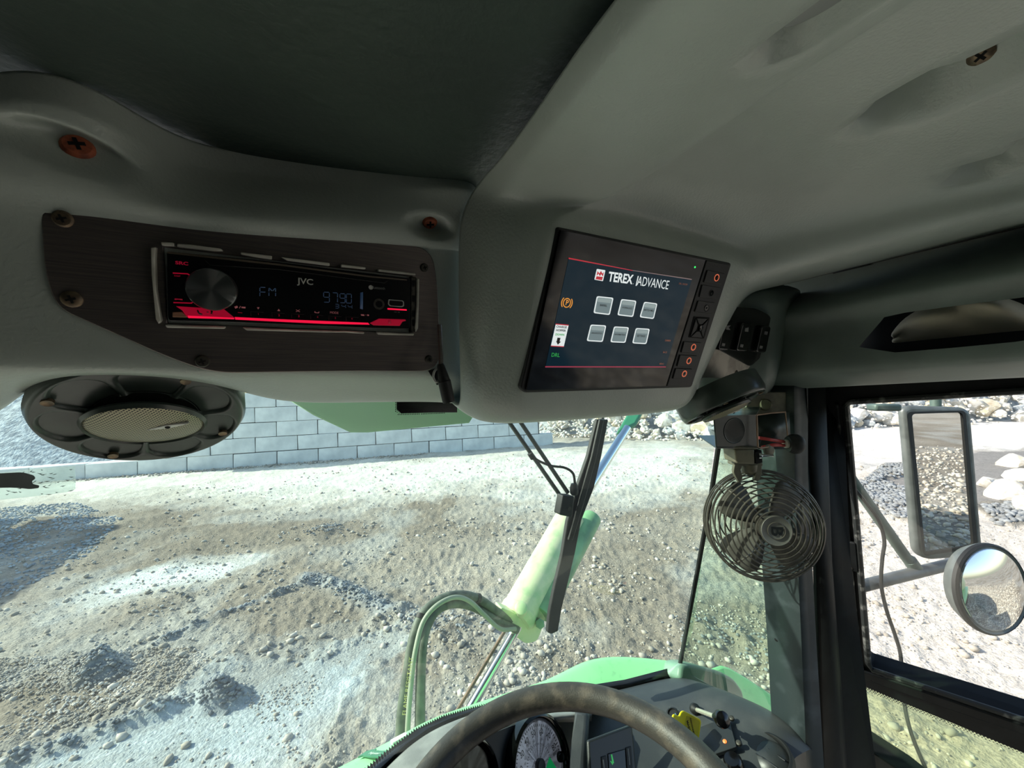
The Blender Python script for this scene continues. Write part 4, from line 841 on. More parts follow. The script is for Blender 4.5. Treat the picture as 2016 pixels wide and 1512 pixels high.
# green sun visor lip outside above the windshield
mb = MB(); mb.prism([W(*p) for p in ((560, 770, .62), (960, 770, .70), (925, 822, .70), (868, 827, .685), (725, 840, .655), (690, 840, .65), (618, 806, .635))], -VU*.012+VF*.004); vis = mb.build('sun_visor', mat('pale_green_visor_paint', S(196, 236, 200), .5), bevel=.003); tag(vis, 'mint green edge of the outside sun visor above the windshield', 'visor')
# torn sticker on the windshield
STP = Pl(W(80, 955, .40), dirc(.86, .026, .51), dirc(0, -1, .05))
st = thing('windshield_sticker', STP.at(70, 955), 'cracked white torn sticker on the windshield', 'sticker')
edge = [(-60, 930), (0, 931), (60, 924), (100, 921), (147, 918), (149, 945), (148, 962), (142, 967), (110, 972), (60, 978), (0, 984), (-60, 990)]
mb = MB(); mb.poly(STP, edge, -.0004, 0); mb.build('paper', glass('torn_white_paper', (.85, .9, .88, 1), .42, 9, .1, (.86, .9, .9, 1)), st, ang=20)
mb = MB(); mb.poly(STP, rpoly([(-60, 940), (0, 932), (38, 930), (48, 931), (66, 936), (70, 942), (62, 948), (64, 953), (77, 956), (76, 961), (58, 963), (40, 961), (20, 960), (-60, 962)], 4), .0002, .0008); mb.build('black_scrap', M['blackmatt'], st, ang=20)
mb = MB(); rg = np.random.default_rng(3)
for k in range(46):
    x = rg.uniform(10, 140); y = rg.uniform(924, 975); L = rg.uniform(4, 16); x1, y1 = x+L, y+rg.normal()*2.2-1; xm, ym = (x+x1)/2, (y+y1)/2+rg.uniform(.5, 1.6)
    mb.poly(STP, [(x, y), (xm, ym-.9), (x1, y1), (xm, ym+.6)], .0001, .0005)
o = mb.build('crack_lines', M['s_black'], st, ang=180); o['kind'] = 'stuff'
# back and left of the cab, dark and closed to darken the header; floor
wbk = MB(); wbk.box(V(0, -1.02, -.95), VR, VF, VU, 1.9, .04, 1.3); wbk.box(V(0, -1.02, .13), VR, VF, VU, 1.9, .04, .16); wbk.box(V(-.15, -1.02, -.15), VR, VF, VU, 1.6, .04, .7)
wbk.box(V(.9, -1.02, -.15), VR, VF, VU, .14, .06, .7); o = wbk.build('wall_back', M['blackmatt'], bevel=.004); struct(o)
wl_ = MB(); wl_.box(V(-.93, -.35, -1.0), VR, VF, VU, .05, 1.35, 1.2); wl_.box(V(-.93, -.35, .12), VR, VF, VU, .05, 1.35, .16); wl_.box(V(-.93, -.42, -.2), VR, VF, VU, .05, 1.2, .6); wl_.box(V(-.91, .30, -.3), VR, VF, VU, .09, .09, 1.0); o = wl_.build('wall_left', M['blackmatt'], bevel=.004); struct(o)
wl_ = MB(); wl_.box(V(.93, -.65, -1.2), VR, VF, VU, .05, .75, .6); wl_.box(V(.93, -.65, .12), VR, VF, VU, .05, .75, .16); o = wl_.build('wall_right', M['sideplastic'], bevel=.004); struct(o)
fl = MB(); fl.box(V(0, -.2, -1.55), VR, VF, VU, 1.85, 1.7, .05); o = fl.build('floor', M['floor']); struct(o)
rf = MB(); rf.grid([[V(R, F, .275-.05*(R/.95)**2) for F in (.6, .3, -.2, -.7, -1.06)] for R in np.linspace(-.97, .97, 9)]); o = rf.build('roof', M['darkpaint'], solid=.01); struct(o)

se = thing('light_blocking_seat', V(0, -.30, -1.5), 'unseen dark high backed seat added behind the viewpoint to block light', 'seat')  # seat added out of view to keep light off the header
mb = MB(); mb.box(V(0, -.28, -.95), VR, VF, VU, .52, .5, .14); mb.build('cushion', M['blackmatt'], se, bevel=.05, seg=3)
mb = MB(); mb.box(V(0, -.52, -.50), VR, unit(VF+.1*VU), unit(VU-.1*VF), .52, .14, .85); mb.build('backrest', M['blackmatt'], se, bevel=.05, seg=3)
mb = MB(); mb.box(V(0, -.56, -.02), VR, VF, VU, .32, .11, .2); mb.build('headrest', M['blackmatt'], se, bevel=.04, seg=3)
mb = MB(); mb.box(V(0, -.3, -1.26), VR, VF, VU, .3, .34, .5); mb.build('pedestal', M['blackmatt'], se, bevel=.02)
# ================================================================ instruments in the cab
def tx(P, body, px, py, size_px, m, parent, w=.001, sx=1.0, bold=0, align='CENTER', shear=0, dx=(1, 0), name='lettering'):
    d = np.dot(P.at(px, py)-CAM, cf); X_ = unit(P.u*dx[0]+P.v*dx[1]); Y_ = unit(np.cross(P.n, X_))
    return text(name, body, P.at(px, py, w), X_, Y_, size_px*d/FP, m, parent, sx, .00005, align, bold, shear)
# radio plate
pl = thing('radio_plate', rp(450, 600), 'dark brushed metal mounting plate screwed around the radio', 'mounting plate')
mb = MB(); mb.poly(RP, rpoly([(78, 398), (240, 402), (400, 418), (700, 462), (850, 490), (862, 560), (868, 732), (700, 731), (420, 735), (330, 704), (110, 606), (88, 540)], 44, 8), -.003, 0)
o = mb.build('plate', M['brushed'], pl)
hole = MB(); hole.poly(RP, [(306, 482), (824, 544), (820, 660), (315, 641)], -.02, .02); cut(o, hole); m_ = o.modifiers.new('b', 'BEVEL'); m_.width = .0008; m_.segments = 2; m_.limit_method = 'ANGLE'
for (x, y, r, k) in ((124, 431, .0049, 'screw'), (142, 589, .0052, 'screw'), (399, 711, .0046, 'screwdark'), (835, 527, .0038, 'screwdark'), (844, 707, .0038, 'screwdark')):
    screw_head('screw', rp(x, y, 0), RP.n, r, M[k], pl, .0022)
# radio
ra = thing('car_radio', rp(560, 570), 'black car radio with red lit keys set into the metal plate', 'radio')
c2 = lambda x, y: (280+x/3.36, 450+y/3.36)                       # reading scale of the close-up
mb = MB(); n = 0
ro, ri = [rp(*p, .0) for p in ((306, 482), (824, 544), (820, 660), (315, 641))], [rp(*p, -.012) for p in ((312, 489), (818, 550), (814, 655), (321, 634))]
mb.add(ro+ri, [(i, (i+1) % 4, 4+(i+1) % 4, 4+i) for i in range(4)]+[(4, 5, 6, 7)]); mb.build('sleeve_well', M['black'], ra, ang=20, solid=.0005)
tabs = [[(55, 125), (88, 122), (84, 200), (90, 400), (125, 610), (108, 632), (88, 600), (60, 300)], [(122, 88), (205, 92), (212, 118), (128, 112)], [(228, 98), (330, 106), (520, 132), (532, 150), (470, 150), (228, 122)],
        [(650, 155), (860, 180), (858, 205), (780, 196), (650, 172)], [(918, 188), (1240, 228), (1240, 248), (960, 214)], [(1316, 236), (1478, 256), (1478, 270), (1316, 256)], [(1562, 268), (1620, 274), (1808, 296), (1810, 310), (1700, 300), (1562, 284)],
        [(1818, 330), (1834, 334), (1826, 660), (1812, 685), (1806, 660), (1818, 500)], [(150, 636), (320, 642), (480, 646), (548, 650), (548, 664), (160, 656)], [(662, 654), (870, 664), (1230, 674), (1290, 678), (1340, 676), (1470, 684), (1468, 698), (1340, 688), (1220, 688), (690, 674)],
        [(1554, 684), (1660, 690), (1800, 694), (1796, 708), (1560, 702)]]
for t in tabs: mb = MB(); mb.poly(RP, [c2(*p) for p in t], -.004, .0055); mb.build('sleeve_tab', M['white'], ra, bevel=.0006)
face = rpoly([c2(160, 150), c2(900, 222), c2(1775, 330), c2(1772, 668), c2(1500, 660), c2(600, 622), c2(180, 612), c2(165, 590)], 4, 3)
mb = MB(); mb.poly(RP, face, -.010, .006); fc = mb.build('faceplate', M['black'], ra, bevel=.0012)
mb = MB(); mb.poly(RP, [c2(1776, 318), c2(1816, 322), c2(1806, 690), c2(1774, 684)], -.006, .003); mb.build('side_latch', M['screwdark'], ra, bevel=.001)
for y in (340, 440, 540, 600):
    mb = MB(); mb.poly(RP, rpoly([c2(1786, y), c2(1806, y+4), c2(1802, y+46), c2(1786, y+44)], 2), .003, .0034); mb.build('latch_slot', M['hole'], ra)
FW_ = .0061
def rpart(name, pts, m, h=.0006, bev=0): mb = MB(); mb.poly(RP, [c2(*p) for p in pts], FW_-.001, FW_+h); return mb.build(name, m, ra, bevel=bev, ang=25)
M['trimline'] = mat('dull_bronze_trim_line', S(110, 98, 84), .4, .4)
rpart('top_trim', [(165, 152), (330, 168), (900, 232), (1500, 312), (1750, 336), (1752, 344), (1500, 322), (900, 244), (330, 182), (165, 164)], M['trimline'])
rpart('call_key', [(222, 514), (540, 534), (612, 592), (610, 600), (300, 590), (262, 540)], M['red'], .0009, .0003)
rpart('call_key_glow', [(300, 576), (606, 590), (608, 600), (306, 592)], M['redhot'], .0011)
rpart('call_corner', [(200, 552), (262, 552), (300, 588), (200, 586)], mat('copper_tinted_corner', S(190, 140, 110), .4, .4), .0009, .0003)
rpart('light_bar', [(612, 586), (900, 600), (1200, 612), (1495, 624), (1505, 636), (1200, 630), (900, 616), (616, 602)], M['redhot'], .0012)
rpart('open_key', [(1568, 596), (1742, 602), (1745, 610), (1722, 616), (1704, 644), (1530, 640), (1506, 626)], M['red'], .0009, .0003)
rpart('usb_light', [(1624, 526), (1750, 534), (1750, 543), (1624, 536)], M['redhot'], .0008)
rpart('accent_line', [(202, 290), (300, 296), (334, 316), (330, 322), (298, 303), (202, 298)], M['red']); rpart('accent_line', [(206, 486), (322, 490), (344, 476), (346, 482), (326, 497), (206, 493)], M['red'])
ck = rp(421, 570, FW_); mb = MB()
mb.lathe((0, 0, 0), (0, 0, 1), [(.0137, 0), (.0142, .002), (.0142, .0105), (.0136, .0115), (.004, .0118), (0, .0118)], 64)
mb.v = [(x, y, z+(.0005*math.sin(3*math.atan2(y, x)+.6)+.0004*math.sin(5*math.atan2(y, x)) if z > .011 and math.hypot(x, y) > .013 else 0)) for x, y, z in mb.v]
kb = mb.build('volume_knob', M['knob'], ang=30, at=(0, 0, 0)); kb.parent = ra
_ky = np.cross(RP.n, RP.u); kb.matrix_basis = Matrix([[RP.u[i], _ky[i], RP.n[i], ck[i]-ra.location[i]] for i in range(3)]+[[0, 0, 0, 1]])
M['knob'].node_tree.nodes['Principled BSDF'].inputs['Anisotropic'].default_value = .9
tg = M['knob'].node_tree.nodes.new('ShaderNodeTangent'); tg.direction_type = 'RADIAL'; tg.axis = 'Z'
M['knob'].node_tree.links.new(tg.outputs[0], M['knob'].node_tree.nodes['Principled BSDF'].inputs['Tangent'])
usb = MB(); usb.poly(RP, rpoly([c2(1630, 468), c2(1724, 476), c2(1732, 486), c2(1732, 514), c2(1716, 520), c2(1640, 514), c2(1626, 502)], 2), FW_-.001, FW_+.0005); usb.build('usb_rim', M['silver'], ra)
usb = MB(); usb.poly(RP, rpoly([c2(1637, 474), c2(1720, 481), c2(1725, 488), c2(1725, 509), c2(1712, 514), c2(1644, 509), c2(1633, 498)], 2), FW_, FW_+.0008); usb.build('usb_port', M['hole'], ra)
mb = MB(); mb.lathe(rp(*c2(1566, 500), FW_), RP.n, [(.0046, -.001), (.0046, .0006), (.0030, .0006), (.0026, -.001)], 24); mb.build('aux_ring', M['screwdark'], ra)
for (b, x, y, s, m, sx, bo) in (('JVC', 1081, 352, 15.5, 'silver', 1.1, .02), ('Bluetooth', 1560, 393, 7.5, 'greytext', .9, .01), ('KD-X', 1680, 404, 4.5, 'greytext', 1, 0), ('SRC', 262, 230, 8.5, 'reddim', 1.3, .03), ('DISP', 232, 314, 4, 'reddim', 1.2, 0), ('MODE', 1270, 557, 6, 'pinkdim', .9, 0),
                               ('1', 768, 566, 5, 'reddim', 1, 0), ('2', 905, 574, 5.5, 'reddim', 1, .02), ('3', 1036, 580, 5.5, 'reddim', 1, .02), ('4', 1160, 586, 5, 'reddim', 1, 0), ('5', 1278, 592, 5, 'reddim', 1, 0), ('6', 1388, 596, 5, 'reddim', 1, 0), ('+5V 1A', 1684, 553, 3.6, 'greytext', 1, 0)):
    if b == 'KD-X': continue
    tx(RP, b, *c2(x, y), s, M[m], ra, FW_+.0004, sx, bo)
def sym(polys, m, w=.0014, h=.0002, name='key_symbol'):
    mb = MB()
    for p in polys: mb.poly(RP, [c2(*q) for q in p], FW_+w-h, FW_+w)
    return mb.build(name, m, ra, ang=180)
sym([[(758, 520), (776, 521), (767, 535)]], M['pinkdim'], .0003); sym([[(893, 545), (912, 546), (903, 530)]], M['pinkdim'], .0003)
sym([[(1015, 537), (1020, 536), (1045, 551), (1040, 552)], [(1015, 550), (1020, 551), (1045, 537), (1040, 536)]], M['pinkdim'], .0003)
sym([[(1138, 552), (1143, 546), (1146, 548), (1144, 554), (1164, 556), (1168, 549), (1172, 551), (1168, 560), (1142, 558)]], M['pinkdim'], .0003)
sym([[(1446, 566), (1468, 568), (1470, 578), (1448, 576)], [(1476, 570), (1482, 571), (1482, 573), (1476, 572)], [(1488, 567), (1500, 569), (1500, 578), (1488, 577)]], M['pinkdim'], .0003)
sym([[(608, 516), (628, 510), (634, 522), (616, 530)], [(640, 526), (648, 512), (652, 514), (644, 528)], [(656, 516), (684, 518), (682, 528), (656, 526)]], M['pinkdim'], .0003); sym([[(632, 554), (662, 556), (662, 559), (632, 557)]], M['reddim'], .0003)
sym([[(362, 540), (368, 536), (374, 546), (378, 556), (396, 562), (400, 568), (390, 572), (374, 566), (364, 552)], [(426, 549), (440, 550), (440, 556), (426, 555)], [(452, 542), (464, 538), (468, 552), (462, 560), (470, 568), (450, 564), (454, 556)]], M['s_black'], .0013)
sym([[(1626, 604), (1648, 604), (1648, 630), (1626, 628)]], M['reddim'], .0013); sym([[(214, 462), (266, 466), (266, 474), (240, 470), (214, 472)]], M['reddim'], .0003)
mb = MB(); mb.lathe(rp(*c2(1512, 389), FW_), RP.n, [(0, .0005), (.0018, .0004), (.0018, 0)], 16); mb.build('radio_wave_badge', M['silver'], ra)
SEG = {'0': 'abcdef', '1': 'bc', '2': 'abged', '3': 'abgcd', '4': 'fgbc', '7': 'abc', '9': 'abcdfg', 'F': 'aefg'}
def seg(ch, x, y, w, h, t, slant=.06):
    S_ = {'a': ((0, 0), (1, 0)), 'b': ((1, 0), (1, .5)), 'c': ((1, .5), (1, 1)), 'd': ((0, 1), (1, 1)), 'e': ((0, .5), (0, 1)), 'f': ((0, 0), (0, .5)), 'g': ((0, .5), (1, .5)), 'm': ((0, 0), (.5, .4)), 'n': ((.5, .4), (1, 0))}
    out = []
    for s in SEG.get(ch, 'efmnbc'):
        (a, b), (c, d) = S_[s]; x0, y0, x1, y1 = x+a*w, y+b*h, x+c*w, y+d*h; L = math.hypot(x1-x0, y1-y0); ux, uy = (x1-x0)/L, (y1-y0)/L; x0 += ux*t*.6; x1 -= ux*t*.6; y0 += uy*t*.6; y1 -= uy*t*.6; nx, ny = -uy*t/2, ux*t/2
        out.append([(x0+nx, y0+ny+.045*(x0-x)), (x1+nx, y1+ny+.045*(x1-x)), (x1-nx, y1-ny+.045*(x1-x)), (x0-nx, y0-ny+.045*(x0-x))])
    return out
for ch, x, y, w, h, t in (('F', 778, 388, 40, 62, 6), ('M', 838, 390, 44, 58, 6), ('9', 1200, 420, 38, 66, 5), ('7', 1258, 424, 34, 64, 5), ('9', 1308, 430, 34, 60, 5), ('0', 1350, 432, 34, 60, 5), ('3', 1276, 500, 24, 26, 4), ('4', 1320, 502, 26, 24, 4), ('4', 1362, 505, 26, 24, 4)):
    sym(seg(ch, x, y, w, h, t), M['blueseg'], .0003, name='display_digit')
sym([[(1443, 424), (1461, 420), (1460, 535), (1441, 530)]], M['blueseg'], .0003, name='level_bar')
M['keyline'] = mat('faint_key_outline', S(46, 44, 42), .5)
sym([[(x, y), (x+86, y+6), (x+86, y+8), (x, y+2)] for x, y in ((716, 548), (856, 554), (986, 562), (1112, 568), (1232, 576), (1346, 582))] + [[(x, y), (x+3, y), (x+5, y+30), (x+2, y+30)] for x, y in ((716, 548), (856, 554), (986, 562), (1112, 568), (1232, 576), (1346, 582))] + [[(420, 210), (450, 240), (900, 268), (1600, 358), (1622, 344), (1624, 347), (1602, 362), (900, 272), (448, 244), (417, 213)]], M['keyline'], .0002, name='key_outline')
# loose plug hanging at the edge of the plate
ca2 = thing('cable_plug', W(873, 730, .345), 'black rubber audio plug dangling beside the radio plate', 'plug')
mb = MB(); pp = [(865, 640, .352), (868, 700, .348), (868, 718, .346)]; mb.tube([W(*p) for p in pp], .0022, 8); mb.build('cord', M['brushed'], ca2)
mb = MB(); mb.lathe(W(867, 716, .345), unit(W(884, 792, .350)-W(867, 716, .345)), [(0, 0), (.0026, 0), (.0034, .002), (.0052, .014), (.0054, .0155), (.0058, .016), (.0058, .033), (.0054, .0355), (0, .0357)], 20); mb.build('plug_body', M['rubber'], ca2, ang=30)
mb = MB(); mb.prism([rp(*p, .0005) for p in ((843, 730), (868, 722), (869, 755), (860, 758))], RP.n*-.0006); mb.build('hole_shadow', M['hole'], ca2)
mb = MB(); mb.tube(spline([W(866, 722, .346), W(856, 730, .344), W(853, 742, .343), W(858, 752, .344), W(864, 750, .346)], 24), .0011, 8); mb.build('metal_loop', M['silver'], ca2)

# ---- speakers
gm_ = mat('perforated_speaker_mesh', S(150, 146, 122), .38, .6); nt = gm_.node_tree; N_, L_ = nt.nodes, nt.links
def grille_mat(ax_u, ax_v, pitch):
    m = bpy.data.materials.new('perforated_speaker_mesh'); m.use_nodes = True; nt = m.node_tree; N_, L_ = nt.nodes, nt.links; b = N_['Principled BSDF']; b.inputs['Roughness'].default_value = .4; b.inputs['Metallic'].default_value = .35
    tc = N_.new('ShaderNodeTexCoord'); prods = []
    for a in (ax_u+ax_v, ax_u-ax_v):
        a = unit(a); d = N_.new('ShaderNodeVectorMath'); d.operation = 'DOT_PRODUCT'; L_.new(tc.outputs['Object'], d.inputs[0]); d.inputs[1].default_value = tuple(a*math.pi/pitch)
        s = N_.new('ShaderNodeMath'); s.operation = 'SINE'; L_.new(d.outputs['Value'], s.inputs[0]); q = N_.new('ShaderNodeMath'); q.operation = 'ABSOLUTE'; L_.new(s.outputs[0], q.inputs[0]); prods.append(q)
    p = N_.new('ShaderNodeMath'); p.operation = 'MULTIPLY'; L_.new(prods[0].outputs[0], p.inputs[0]); L_.new(prods[1].outputs[0], p.inputs[1])
    r = N_.new('ShaderNodeMapRange'); r.inputs[1].default_value = .42; r.inputs[2].default_value = .62; L_.new(p.outputs[0], r.inputs[0])
    mx = N_.new('ShaderNodeMix'); mx.data_type = 'RGBA'; mx.inputs[6].default_value = S(168, 162, 134); mx.inputs[7].default_value = S(26, 26, 22); L_.new(r.outputs[0], mx.inputs[0]); L_.new(mx.outputs[2], b.inputs['Base Color']); return m
M['spk'] = mat('dark_green_grey_speaker_ring', S(72, 82, 76), .28, var=(20, S(56, 63, 59), .4, .6), bump=(500, .06, .0003))
def speaker(c, n, R, label, spin, badge, gn_=None):
    n = unit(n); gnn = n if gn_ is None else unit(gn_); t = thing('speaker', c, label, 'speaker'); x = unit(VR - n*np.dot(VR, n)); y = np.cross(n, x)
    N1, N2 = 210, 40; rows = []; lobes = 7
    for i in range(N2+1):
        f = i/N2; r = R*(.50+.50*f); row = []
        for k in range(N1):
            a = 2*math.pi*k/N1+spin; ph = (a*lobes/(2*math.pi)) % 1.0; lobe = math.sin(math.pi*ph)         # each lobe a scooped petal
            w = np.clip((lobe-.10)/.45, 0, 1); w = w*w*(3-2*w); rad = np.clip((f+.02)/.10, 0, 1)*np.clip((.42+.46*lobe**.6-f)/.28, 0, 1)
            rad = rad*rad*(3-2*rad)
            z = .007 - .008*max(0, (f-.86)/.14)**2
            z -= .022*w*rad*(1.0-.62*f)
            if f > .97: z -= .004*(f-.97)/.03
            row.append(c + x*r*math.cos(a) + y*r*math.sin(a) + n*z)
        rows.append(row)
    mb = MB(); mb.grid(rows, closed=True); o = mb.build('ring', M['spk'], t, ang=180)
    mb = MB(); mb.lathe(c, n, [(R*1.0, -.022), (R*1.0, .0), (R*.97, .004)], 72); mb.build('rim', M['spk'], t)
    mb = MB(); mb.lathe(c, n, [(R*.52, -.014), (R*.52, .004)], 48); mb.lathe(c, n, [(R*.56, -.012), (0, -.014)], 48); mb.build('inner_well', M['hole'], t)
    g = R*.545; n0_, x0_, y0_ = n, x, y; n = gnn; x = unit(VR-n*np.dot(VR, n)); y = np.cross(n, x); c0_ = c; c = c + n0_*.004
    mb = MB(); mb.lathe(c, n, [(g*math.sin(a), .007+.005*math.cos(a)) for a in np.linspace(math.pi/2, 0, 12)], 56); mb.build('grille', grille_mat(x, y, .0021), t, ang=180)
    mb = MB(); mb.lathe(c, n, [(g*.97, .006), (g*1.02, .0095), (g*1.07, .0065), (g*1.03, .004)], 56); mb.build('grille_rim', M['spk'], t)
    bc = c + x*g*badge[0] + y*g*badge[1] + n*.0125; bx = unit(x*badge[2]+y*badge[3]); by = np.cross(n, bx); mb = MB(); bl = g*.42
    mb.prism([bc+bx*bl*p+by*bl*q for p, q in ((-1, 0), (-.5, .16), (0, .24), (.5, .16), (1, 0), (.5, -.13), (0, -.2), (-.5, -.13))], -n*.003); bd = mb.build('badge', M['silver'], t, bevel=.0008)
    mb = MB(); mb.lathe(bc, n, [(0, .001), (bl*.10, .0008), (bl*.12, 0)], 12); mb.build('badge_stud', M['hole'], bd)
    n, x, y, c = n0_, x0_, y0_, c0_
    for k in range(4):
        a = spin+math.pi*2*(k+.5)/4; q = c + x*R*.84*math.cos(a) + y*R*.84*math.sin(a); mb = MB(); mb.lathe(q, n, [(R*.052, .0055), (R*.052, .008), (R*.03, .0075), (0, .0073)], 14); mb.build('screw', M['screw'], t)
    return t
Ls = .30/.3957*1.09
speaker(C(-.3726*Ls, -.0300*Ls, .3957*Ls), dirc(.39, -.765, -.51), .082*Ls, 'large round grey green petal speaker below the radio plate', .2, (.38, .12, .9, .25), dirc(.27, -.88, -.39))
Rs_ = .52/.572
speaker(C(.3110*Rs_, -.0290*Rs_, .572*Rs_), dirc(.33, -.875, -.36), .061*Rs_, 'round dark petal speaker half hidden beyond the lit screen', .2, (.3, .1, .9, .25))

# ---- monitor
mo = thing('display_monitor', sp(1230, 610, .01), 'black display monitor with a lit menu and side keys in the overhead housing', 'monitor')
c4 = lambda x, y: (920+x/3.15, 380+y/3.15); c6 = lambda x, y: (1000+x/4.48, 480+y/4.48)
bez = rpoly([(1100, 447), (1440, 519), (1361, 761), (1037, 770)], 5, 3)
mb = MB(); mb.poly(SP, rpoly([(1098, 446), (1441, 518), (1362, 763), (1033, 774), (1024, 765)], 5, 3), -.010, .004); mb.build('case', M['blackmatt'], mo, bevel=.0016)
mb = MB(); mb.poly(SP, rpoly([(1104, 452), (1392, 512), (1314, 760), (1036, 769)], 3, 3), .003, .0062); mb.build('front_glass', M['bezel'], mo, bevel=.0004)
mb = MB(); mb.poly(SP, [(1391.5, 512), (1437, 521), (1358, 760), (1313, 761)], .003, .0072); mb.build('key_panel', M['blackmatt'], mo, bevel=.0008)
SW = .0063
def spoly(name, pts, m, w=SW, h=.00025, parent=mo, f=c6, r=0): mb = MB(); p = [f(*q) for q in pts]; p = rpoly(p, r, 3) if r else p; mb.poly(SP, p, w-.0003, w+h); return mb.build(name, m, parent, ang=25)
spoly('screen', [(538, 124), (1622, 318), (1392, 1092), (330, 1096)], M['screen'])
spoly('red_line', [(538, 122), (1100, 232), (1100, 238), (538, 134)], M['s_red'], SW+.0003); spoly('red_line', [(1100, 232), (1622, 310), (1621, 318), (1100, 238)], mat('pale_red_line', S(140, 120, 120), .4, emit=(S(150, 125, 125), .35)), SW+.0003)
spoly('red_line', [(332, 1080), (1394, 1082), (1392, 1090), (330, 1090)], M['s_pink'], SW+.0003)
W2 = SW+.0006
lg = spoly('logo', [(786, 221), (860, 233), (838, 330), (764, 316)], M['s_white'], W2-.0002, r=1.5)
spoly('crown', [(792, 240), (806, 262), (822, 240), (834, 264), (848, 248), (838, 286), (783, 280)], M['s_red'], W2); spoly('crown_base', [(783, 286), (838, 292), (830, 322), (774, 312)], M['s_red'], W2)
for p in ([(786, 282), (800, 264), (808, 284)], [(814, 284), (824, 268), (834, 286)]): spoly('crown_point', p, M['s_white'], W2+.0002)
def sline(body, x, y, x2, y2, px, m, sx=1, bo=0, sh=0, al='CENTER', w=W2):                  # lettering running from one reading point to another
    a, b = SP.at(*c6(x, y)), SP.at(*c6(x2, y2)); X_ = unit(b-a); Y_ = unit(np.cross(SP.n, X_)); c = SP.at(*c6((x+x2)/2, (y+y2)/2), w); d = np.dot(c-CAM, cf)
    return text('lettering', body, c, X_, Y_, px*d/FP, m, mo, sx, .00005, al, bo, sh)
sline('TEREX', 870, 290, 1118, 322, 24.5, M['s_white'], .88, .03); sline('.', 1104, 338, 1112, 340, 12, M['s_white'])
sline('ADVANCE', 1160, 332, 1408, 368, 24.5, M['s_white'], .76)
spoly('divider', [(1148, 284), (1154, 285), (1134, 372), (1128, 371)], M['s_white'], W2-.0002)
btn = [((786, 461), (932, 476), (898, 629), (756, 611), 'BARREL'), ((1002, 487), (1134, 502), (1104, 646), (967, 630), 'HYDRAULICS'), ((1204, 511), (1319, 526), (1286, 664), (1163, 648), 'BATCH MIX'),
       ((732, 712), (868, 720), (836, 866), (696, 858), 'DIAGNOSTICS'), ((938, 729), (1068, 736), (1036, 874), (905, 868), 'INFORMATION'), ((1130, 743), (1252, 750), (1221, 885), (1098, 878), 'SETTINGS')]
M['btn'] = mat('grey_menu_button', S(100, 116, 120), .35, emit=(S(116, 134, 138), .5)); M['btnhi'] = mat('pale_menu_button_head', S(130, 146, 148), .35, emit=(S(150, 166, 166), .5))
for *q, lab in btn:
    q = np.array(q, float); c = q.mean(0); b = spoly('menu_button', q, M['s_white'], W2-.0002, r=3.5); spoly('button_face', c+(q-c)*.87, M['btn'], W2, .0002, b, r=3)
    top = [c+(q[k]-c)*.80 for k in (0, 1)]; spoly('button_shine', [top[0], top[1], top[1]*.72+(c+(q[2]-c)*.8)*.28, top[0]*.72+(c+(q[3]-c)*.8)*.28], M['btnhi'], W2+.00022, .0001, b, r=1.5)
    a, bb = (q[0]+q[3])/2, (q[1]+q[2])/2; sline(lab, *(a*.9+bb*.1), *(bb*.9+a*.1), {6: 5.6, 9: 5.4, 8: 5.4, 10: 4.7, 11: 4.3}[len(lab)], M['s_black'], .95, .02, w=W2+.0005)
# parking brake symbol
pc = SP.at(*c6(520, 521), W2); px1 = unit(SP.at(*c6(560, 527))-SP.at(*c6(480, 515))); py1 = np.cross(SP.n, px1); R0 = .0052
mb = MB(); mb.tube([pc+R0*.72*(math.cos(a)*px1+math.sin(a)*py1) for a in np.linspace(0, 2*math.pi, 28, endpoint=False)], .00045, 6, closed=True)
for s in (0, math.pi): mb.tube([pc+R0*1.08*(math.cos(a+s)*px1+math.sin(a+s)*py1) for a in np.linspace(-.75, .75, 10)], .00045, 6)
mb.build('brake_symbol', M['s_amber'], mo); text('lettering', 'P', pc, px1, py1, .0062, M['s_amber'], mo, 1, .0002, 'CENTER', .02)
hopc = spoly('hopper_card', [(424, 706), (536, 716), (492, 910), (380, 903)], M['s_white'], W2-.0003); spoly('card_edge', [(424, 704), (536, 714), (534, 722), (422, 712)], M['s_red'], W2-.0001); spoly('card_edge', [(382, 898), (494, 904), (492, 911), (380, 905)], M['s_red'], W2-.0001)
sline('CHARGE', 428, 730, 518, 738, 5.8, M['s_black'], 1.1, .03); sline('HOPPER', 422, 762, 512, 768, 5.8, M['s_black'], 1.1, .03); sline('DOWN', 420, 800, 496, 804, 5.8, M['s_green'], 1.1, .03)
spoly('down_arrow', [(438, 828), (464, 830), (456, 862), (468, 863), (440, 890), (426, 858), (432, 859)], M['s_black'], W2)
sline('DRL', 378, 980, 462, 984, 11, M['s_green'], 1, .01)
sline('DRL ON/OFF', 1490, 348, 1602, 364, 4.6, M['s_dimamber'], .95, .01); sline('DIMMER', 1372, 852, 1448, 856, 4.8, M['s_dimamber'], .95, .02); sline('BACK', 1358, 956, 1412, 958, 4.8, M['s_dimamber'], .95, .02); sline('MENU', 1328, 1058, 1382, 1060, 4.8, M['s_dimamber'], .95, .02)
mb = MB(); mb.lathe(SP.at(*c6(1648, 206), .0062), SP.n, [(.0009, 0), (.0009, .0004), (0, .0004)], 12); mb.build('status_lamp', M['led'], mo)
keys = [((1762, 232), (1912, 262), (1884, 356), (1730, 340), 1, (1841, 299)), ((1716, 360), (1878, 388), (1848, 490), (1690, 470), 0, (1795, 434)), ((1680, 502), (1832, 520), (1802, 618), (1650, 600), 0, (1752, 567)),
        ((1556, 862), (1708, 872), (1680, 964), (1530, 960), 1, (1636, 912)), ((1520, 980), (1672, 988), (1644, 1082), (1494, 1082), 1, (1596, 1032)), ((1482, 1100), (1630, 1104), (1604, 1190), (1456, 1192), 1, (1556, 1146))]
